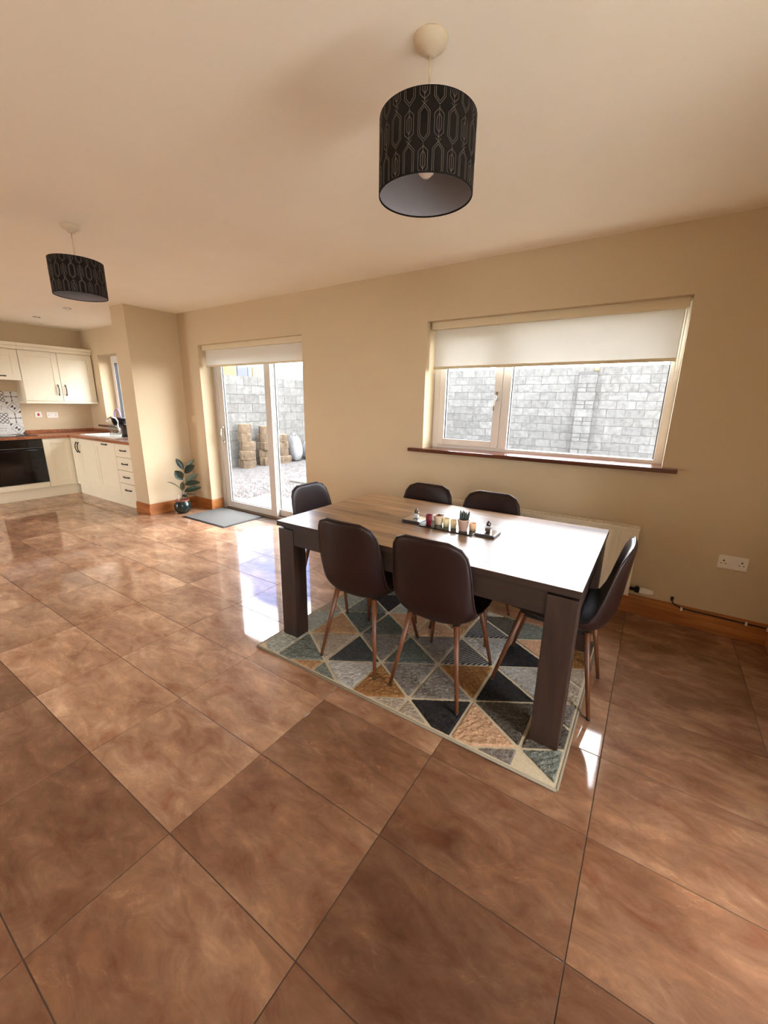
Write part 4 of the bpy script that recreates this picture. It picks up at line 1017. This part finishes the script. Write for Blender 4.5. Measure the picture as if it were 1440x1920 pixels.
for i in range(4):
    for j in range(4):
        yc, zc = 2.302-0.0775-0.155*j, CT+0.0785+0.155*i
        k = pat[i][(j+1) % 2]
        mb = MB().box(-0.0, 0.007, -0.0765, 0.0765, -0.0765, 0.0765, 0.001)
        o = mb.build('tile', PT[k], sp); 
        o.location = Vector((XL+0.003, yc, zc)) - OFF[sp]
        for vv in o.data.vertices: vv.co += OFF[sp]
hb = thing('induction_hob', (-7.78, 2.0, CT), 'thin black glass hob set on the worktop above the oven', 'hob')
MB().box(-8.04, -7.53, 1.71, 2.29, CT, CT+0.006, 0.002).build('glass_plate', 'oven_glass', hb)
for (x, y, rr) in ((-7.91, 1.85, 0.09), (-7.91, 2.15, 0.075), (-7.66, 1.85, 0.075), (-7.66, 2.15, 0.09)):
    MB().lathe((x, y, CT+0.006), [(rr-0.003, 0.0), (rr-0.003, 0.0006), (rr, 0.0006), (rr, 0.0)], 32).build('cooking_ring', 'radiator', hb)
socket(2.51, 1.19, 'square white cooker switch with red rocker beside the splashback', 0.086, 0.086, 'x', XL, True)
socket(2.69, 1.18, 'white double wall socket under the wall cupboards', 0.148, 0.086, 'x', XL)

# ------------------------------------------------------------------ yard outside
GZ = -0.20
struct(MB().box(-40, 30, YO, 45, GZ-0.3, GZ).build('ground_back', 'gravel'), 'grey gravel yard outside the patio door', 'gravel yard')
struct(MB().box(XR+0.26, 30, -30, YO, GZ-0.3, GZ).build('unseen_ground_side', 'concrete'), 'unseen paving beside the house, made pale to bounce light indoors', 'paving')
struct(MB().box(-40, XR+0.26, -30, YB-0.3, GZ-0.3, GZ).build('unseen_ground_front', 'concrete'), 'unseen paving in front of the house, made pale to bounce light indoors', 'paving')
struct(MB().box(-5.3, -2.6, YO, 4.55, GZ, -0.06, 0.01).build('patio_step', 'slab'), 'pale concrete step outside the patio door', 'step')
m = MB(); rg = random.Random(11)
octa = [(1, 0, 0), (-1, 0, 0), (0, 1, 0), (0, -1, 0), (0, 0, 1)]
of = [(0, 2, 4), (2, 1, 4), (1, 3, 4), (3, 0, 4)]
for i in range(9000):
    y = 4.5+rg.random()**1.2*6.5; x = -8.25+rg.random()*(8.25-3.0); sz = rg.uniform(0.014, 0.034)
    m.add([(x+sz*q[0]*rg.uniform(.6, 1.2), y+sz*q[1]*rg.uniform(.6, 1.2), GZ+sz*0.7*q[2]) for q in octa], of)
tag(m.build('gravel_stones', 'pebble'), 'loose grey pebbles covering the yard', 'gravel', kind='stuff')
for k, (x, y) in enumerate(((-6.05, 6.35), (-6.3, 7.2))):
    tag(MB().box(x-0.3, x+0.3, y-0.3, y+0.3, GZ, GZ+0.045, 0.012).build('stepping_slab', 'slab'), ['square stepping slab in the gravel nearest the step', 'square stepping slab in the gravel farther from the step'][k], 'paving slab')
# block walls: each block an object sharing one mesh
def block_mesh(L, Hh, D):
    t_ = MB().box(-L/2, L/2, -D/2, D/2, -Hh/2, Hh/2, 0.006); me = bpy.data.meshes.new('block'); me.from_pydata(t_.v, [], t_.f); me.materials.append(MT['block']); return me
BL = block_mesh(0.44, 0.215, 0.2); BHf = block_mesh(0.215, 0.215, 0.2)
def block_wall(name, axis, pos, u0, ncol, nrow, label, extra=None):
    # axis 'y': wall along x at y=pos facing -y ; axis 'x': wall along y at x=pos facing +x
    u1 = u0+ncol*0.45
    if axis == 'y': base = MB().box(u0, u1, pos+0.006, pos+0.19, GZ, GZ+nrow*0.225)
    else: base = MB().box(pos-0.19, pos-0.006, u0, u1, GZ, GZ+nrow*0.225)
    w = struct(base.build(name, 'mortar'), label, 'garden wall')
    for rr in range(nrow):
        sh = 0.225 if rr % 2 else 0.0
        for c in range(ncol + (1 if rr % 2 else 0)):
            me = BL; u = u0+c*0.45+0.225-sh
            if rr % 2 and c == 0: me = BHf; u = u0+0.1125
            if rr % 2 and c == ncol: me = BHf; u = u1-0.1125
            z = GZ+rr*0.225+0.1125
            o = bpy.data.objects.new('block', me); COL.objects.link(o); o.parent = w
            jd = rg.uniform(-0.004, 0.004)
            o.location = (Vector((u, pos+0.1+jd, z)) if axis == 'y' else Vector((pos-0.1+jd, u, z))) - OFF[w]
            if axis == 'x': o.rotation_euler = (0, 0, math.pi/2)
    return w
fw = block_wall('garden_wall', 'y', 13.0, -8.9, 25, 12, 'long grey concrete block wall seen through the wide window')
block_wall('garden_wall', 'x', -8.9, 5.05, 17, 10, 'grey concrete block wall behind the stacked logs')
# pillar on the far wall
pr_ = struct(MB().box(-2.02, -1.58, 12.86, 13.0, GZ, GZ+11.4*0.225).build('wall_pillar', 'mortar'), 'projecting block pillar on the far garden wall', 'pillar')
PB = block_mesh(0.45, 0.215, 0.16); PS = block_mesh(0.205, 0.1, 0.16)
for rr in range(11):
    z = GZ+rr*0.225+0.1125
    if rr % 2 == 0:
        o = bpy.data.objects.new('block', PB); COL.objects.link(o); o.parent = pr_; o.location = Vector((-1.80, 12.925, z)) - OFF[pr_]
    else:
        for dx in (-0.115, 0.115):
            for dz_ in (-0.057, 0.057):
                o = bpy.data.objects.new('brick', PS); COL.objects.link(o); o.parent = pr_; o.location = Vector((-1.80+dx, 12.925, z+dz_)) - OFF[pr_]
la = thing('wall_lantern', (-1.55, 12.95, 2.28), 'small amber globe lantern at the top of the block pillar', 'lantern')
MB().lathe((-1.62, 12.92, 2.37), [(0.05, 0.0), (0.06, 0.01), (0.05, 0.02)], 12).build('base', 'black_plastic', la)
MB().lathe((-1.62, 12.92, 2.39), [(0.045, 0.0), (0.06, 0.05), (0.05, 0.13), (0.0, 0.17)], 12).build('amber_globe', plain('amber_glass', (236, 168, 78), 0.3), la)
m = MB()
for i in range(900):
    x = -8.8+rg.random()*11; y = 12.95-rg.random()*0.5*rg.random(); sz = rg.uniform(0.03, 0.13)
    if -2.1 < x < -1.5: y -= 0.16
    a = rg.uniform(0, 6.28); m.add([(x-0.03*math.cos(a), y-0.03*math.sin(a), GZ), (x+0.03*math.cos(a), y+0.03*math.sin(a), GZ), (x+rg.uniform(-.05, .05), y+rg.uniform(-.05, .03), GZ+sz*3.0)], [(0, 1, 2)])
tag(m.build('weed_strip', 'moss'), 'yellow green weeds along the foot of the far wall', 'weeds', kind='stuff')
# log stacks: each round is its own thing
rg = random.Random(21)
def log_round(x, y, z, rad, hh, label):
    r = thing('log_round', (x, y, z), label, 'log', 'stacked log rounds against the block wall'); N = 18
    ph = [rg.uniform(0.84, 1.12) for _ in range(N)]; v = []; f = []
    for q in range(5):
        zz = z+hh*q/4; bulge = 1+0.05*math.sin(math.pi*q/4)+rg.uniform(-.02, .02)
        v += [(x+rad*ph[j]*bulge*math.cos(2*math.pi*j/N), y+rad*ph[j]*bulge*math.sin(2*math.pi*j/N), zz) for j in range(N)]
    for q in range(4):
        for j in range(N): f.append((q*N+j, q*N+(j+1) % N, (q+1)*N+(j+1) % N, (q+1)*N+j))
    MB().add(v, f, False).build('bark', 'log_bark', r)
    MB().add([(p[0], p[1], z+hh) for p in v[4*N:5*N]]+[(x, y, z+hh+0.004)], [(j, (j+1) % N, N) for j in range(N)]).build('cut_face', 'log_end', r)
stacks = [('left', -8.62, 6.80, 5, 0.215, 0.19), ('middle', -8.66, 7.42, 5, 0.2, 0.18), ('right', -8.64, 8.02, 4, 0.19, 0.2)]
pos_words = {5: ['bottom', 'second', 'middle', 'fourth', 'top'], 4: ['bottom', 'second', 'third', 'top']}
for (nm, x, y, n, hh, rad) in stacks:
    z = GZ
    for i in range(n):
        log_round(x+rg.uniform(-.03, .03), y+rg.uniform(-.03, .03), z, rad*(1.05-0.06*i)*rg.uniform(.95, 1.05), hh, '%s log round of the %s log stack beyond the patio door' % (pos_words[n][i], nm)); z += hh+0.004
def sack(x, y, w, d_, hh, label):
    bm = bmesh.new(); bmesh.ops.create_uvsphere(bm, u_segments=20, v_segments=14, radius=1.0)
    for q in bm.verts:
        c = q.co; sx = math.copysign(abs(c.x)**0.6, c.x); sy = math.copysign(abs(c.y)**0.6, c.y); sz = math.copysign(abs(c.z)**0.7, c.z)
        k = 1-0.25*max(0, sz)+rg.uniform(-.05, .05)
        q.co = (x+sx*d_*k, y+sy*w*k, GZ+hh/2*(1+sz)+ (rg.uniform(-.03, .03) if sz > -0.5 else 0.0))
        q.co.z = max(q.co.z, GZ)
    bm.verts.index_update(); mb = MB().add([q.co[:] for q in bm.verts], [[q.index for q in f.verts] for f in bm.faces], True); bm.free()
    r = thing('white_sack', (x, y, GZ), label, 'sack'); mb.build('bag', 'sack', r)
    MB().tube([(x, y-0.06, GZ+hh-0.02), (x, y, GZ+hh+0.05), (x+0.03, y+0.05, GZ+hh+0.01)], [0.03, 0.035, 0.02], 8).build('tied_neck', 'sack', r)
sack(-8.60, 8.46, 0.17, 0.2, 0.72, 'tall white sack squeezed beside the right log stack')
sack(-8.55, 9.05, 0.28, 0.22, 0.55, 'bulging white sack nearest the right edge of the patio door')
# neighbouring building beyond the side wall
nb = thing('neighbouring_building', (-16.5, 13.5, GZ), 'pale building with coloured panels beyond the block wall', 'building')
MB().box(-19, -16.02, 9.5, 14.05, GZ, 3.35).build('wall', plain('white_render', (92, 91, 89), 0.9), nb)
for (a, b2, z0, z1, c, nm) in ((11.75, 12.3, 2.42, 3.0, (128, 92, 24), 'yellow_panel'), (12.4, 12.95, 2.3, 2.95, (44, 46, 54), 'window'), (12.98, 13.18, 2.3, 2.95, (52, 74, 94), 'blue_panel'), (13.25, 13.7, 2.3, 3.0, (116, 78, 46), 'orange_panel')):
    MB().box(-16.02, -15.97, a, b2, z0, z1, 0.01).build(nm, plain(nm, c, 0.6), nb)
sh = thing('slate_roofed_shed', (-17, 17, GZ), 'low shed with a blue grey slate roof beyond the side wall', 'shed')
MB().box(-18.5, -16.0, 14.3, 20.5, GZ, 2.2).build('wall', plain('shed_render', (112, 110, 110), 0.9), sh)
m = MB().add([(-15.8, 14.2, 2.25), (-15.8, 20.8, 2.25), (-17.2, 20.8, 3.2), (-17.2, 14.2, 3.2), (-18.7, 14.2, 2.25), (-18.7, 20.8, 2.25), (-15.8, 14.2, 2.15), (-15.8, 20.8, 2.15), (-18.7, 14.2, 2.15), (-18.7, 20.8, 2.15)],
             [(0, 1, 2, 3), (3, 2, 5, 4), (0, 3, 4, 8, 6), (1, 7, 9, 5, 2), (0, 6, 7, 1), (4, 5, 9, 8), (6, 8, 9, 7)])
m.build('slate_roof', plain('blue_grey_slate', (34, 38, 44), 0.7, noise=0.15, nscale=6), sh)
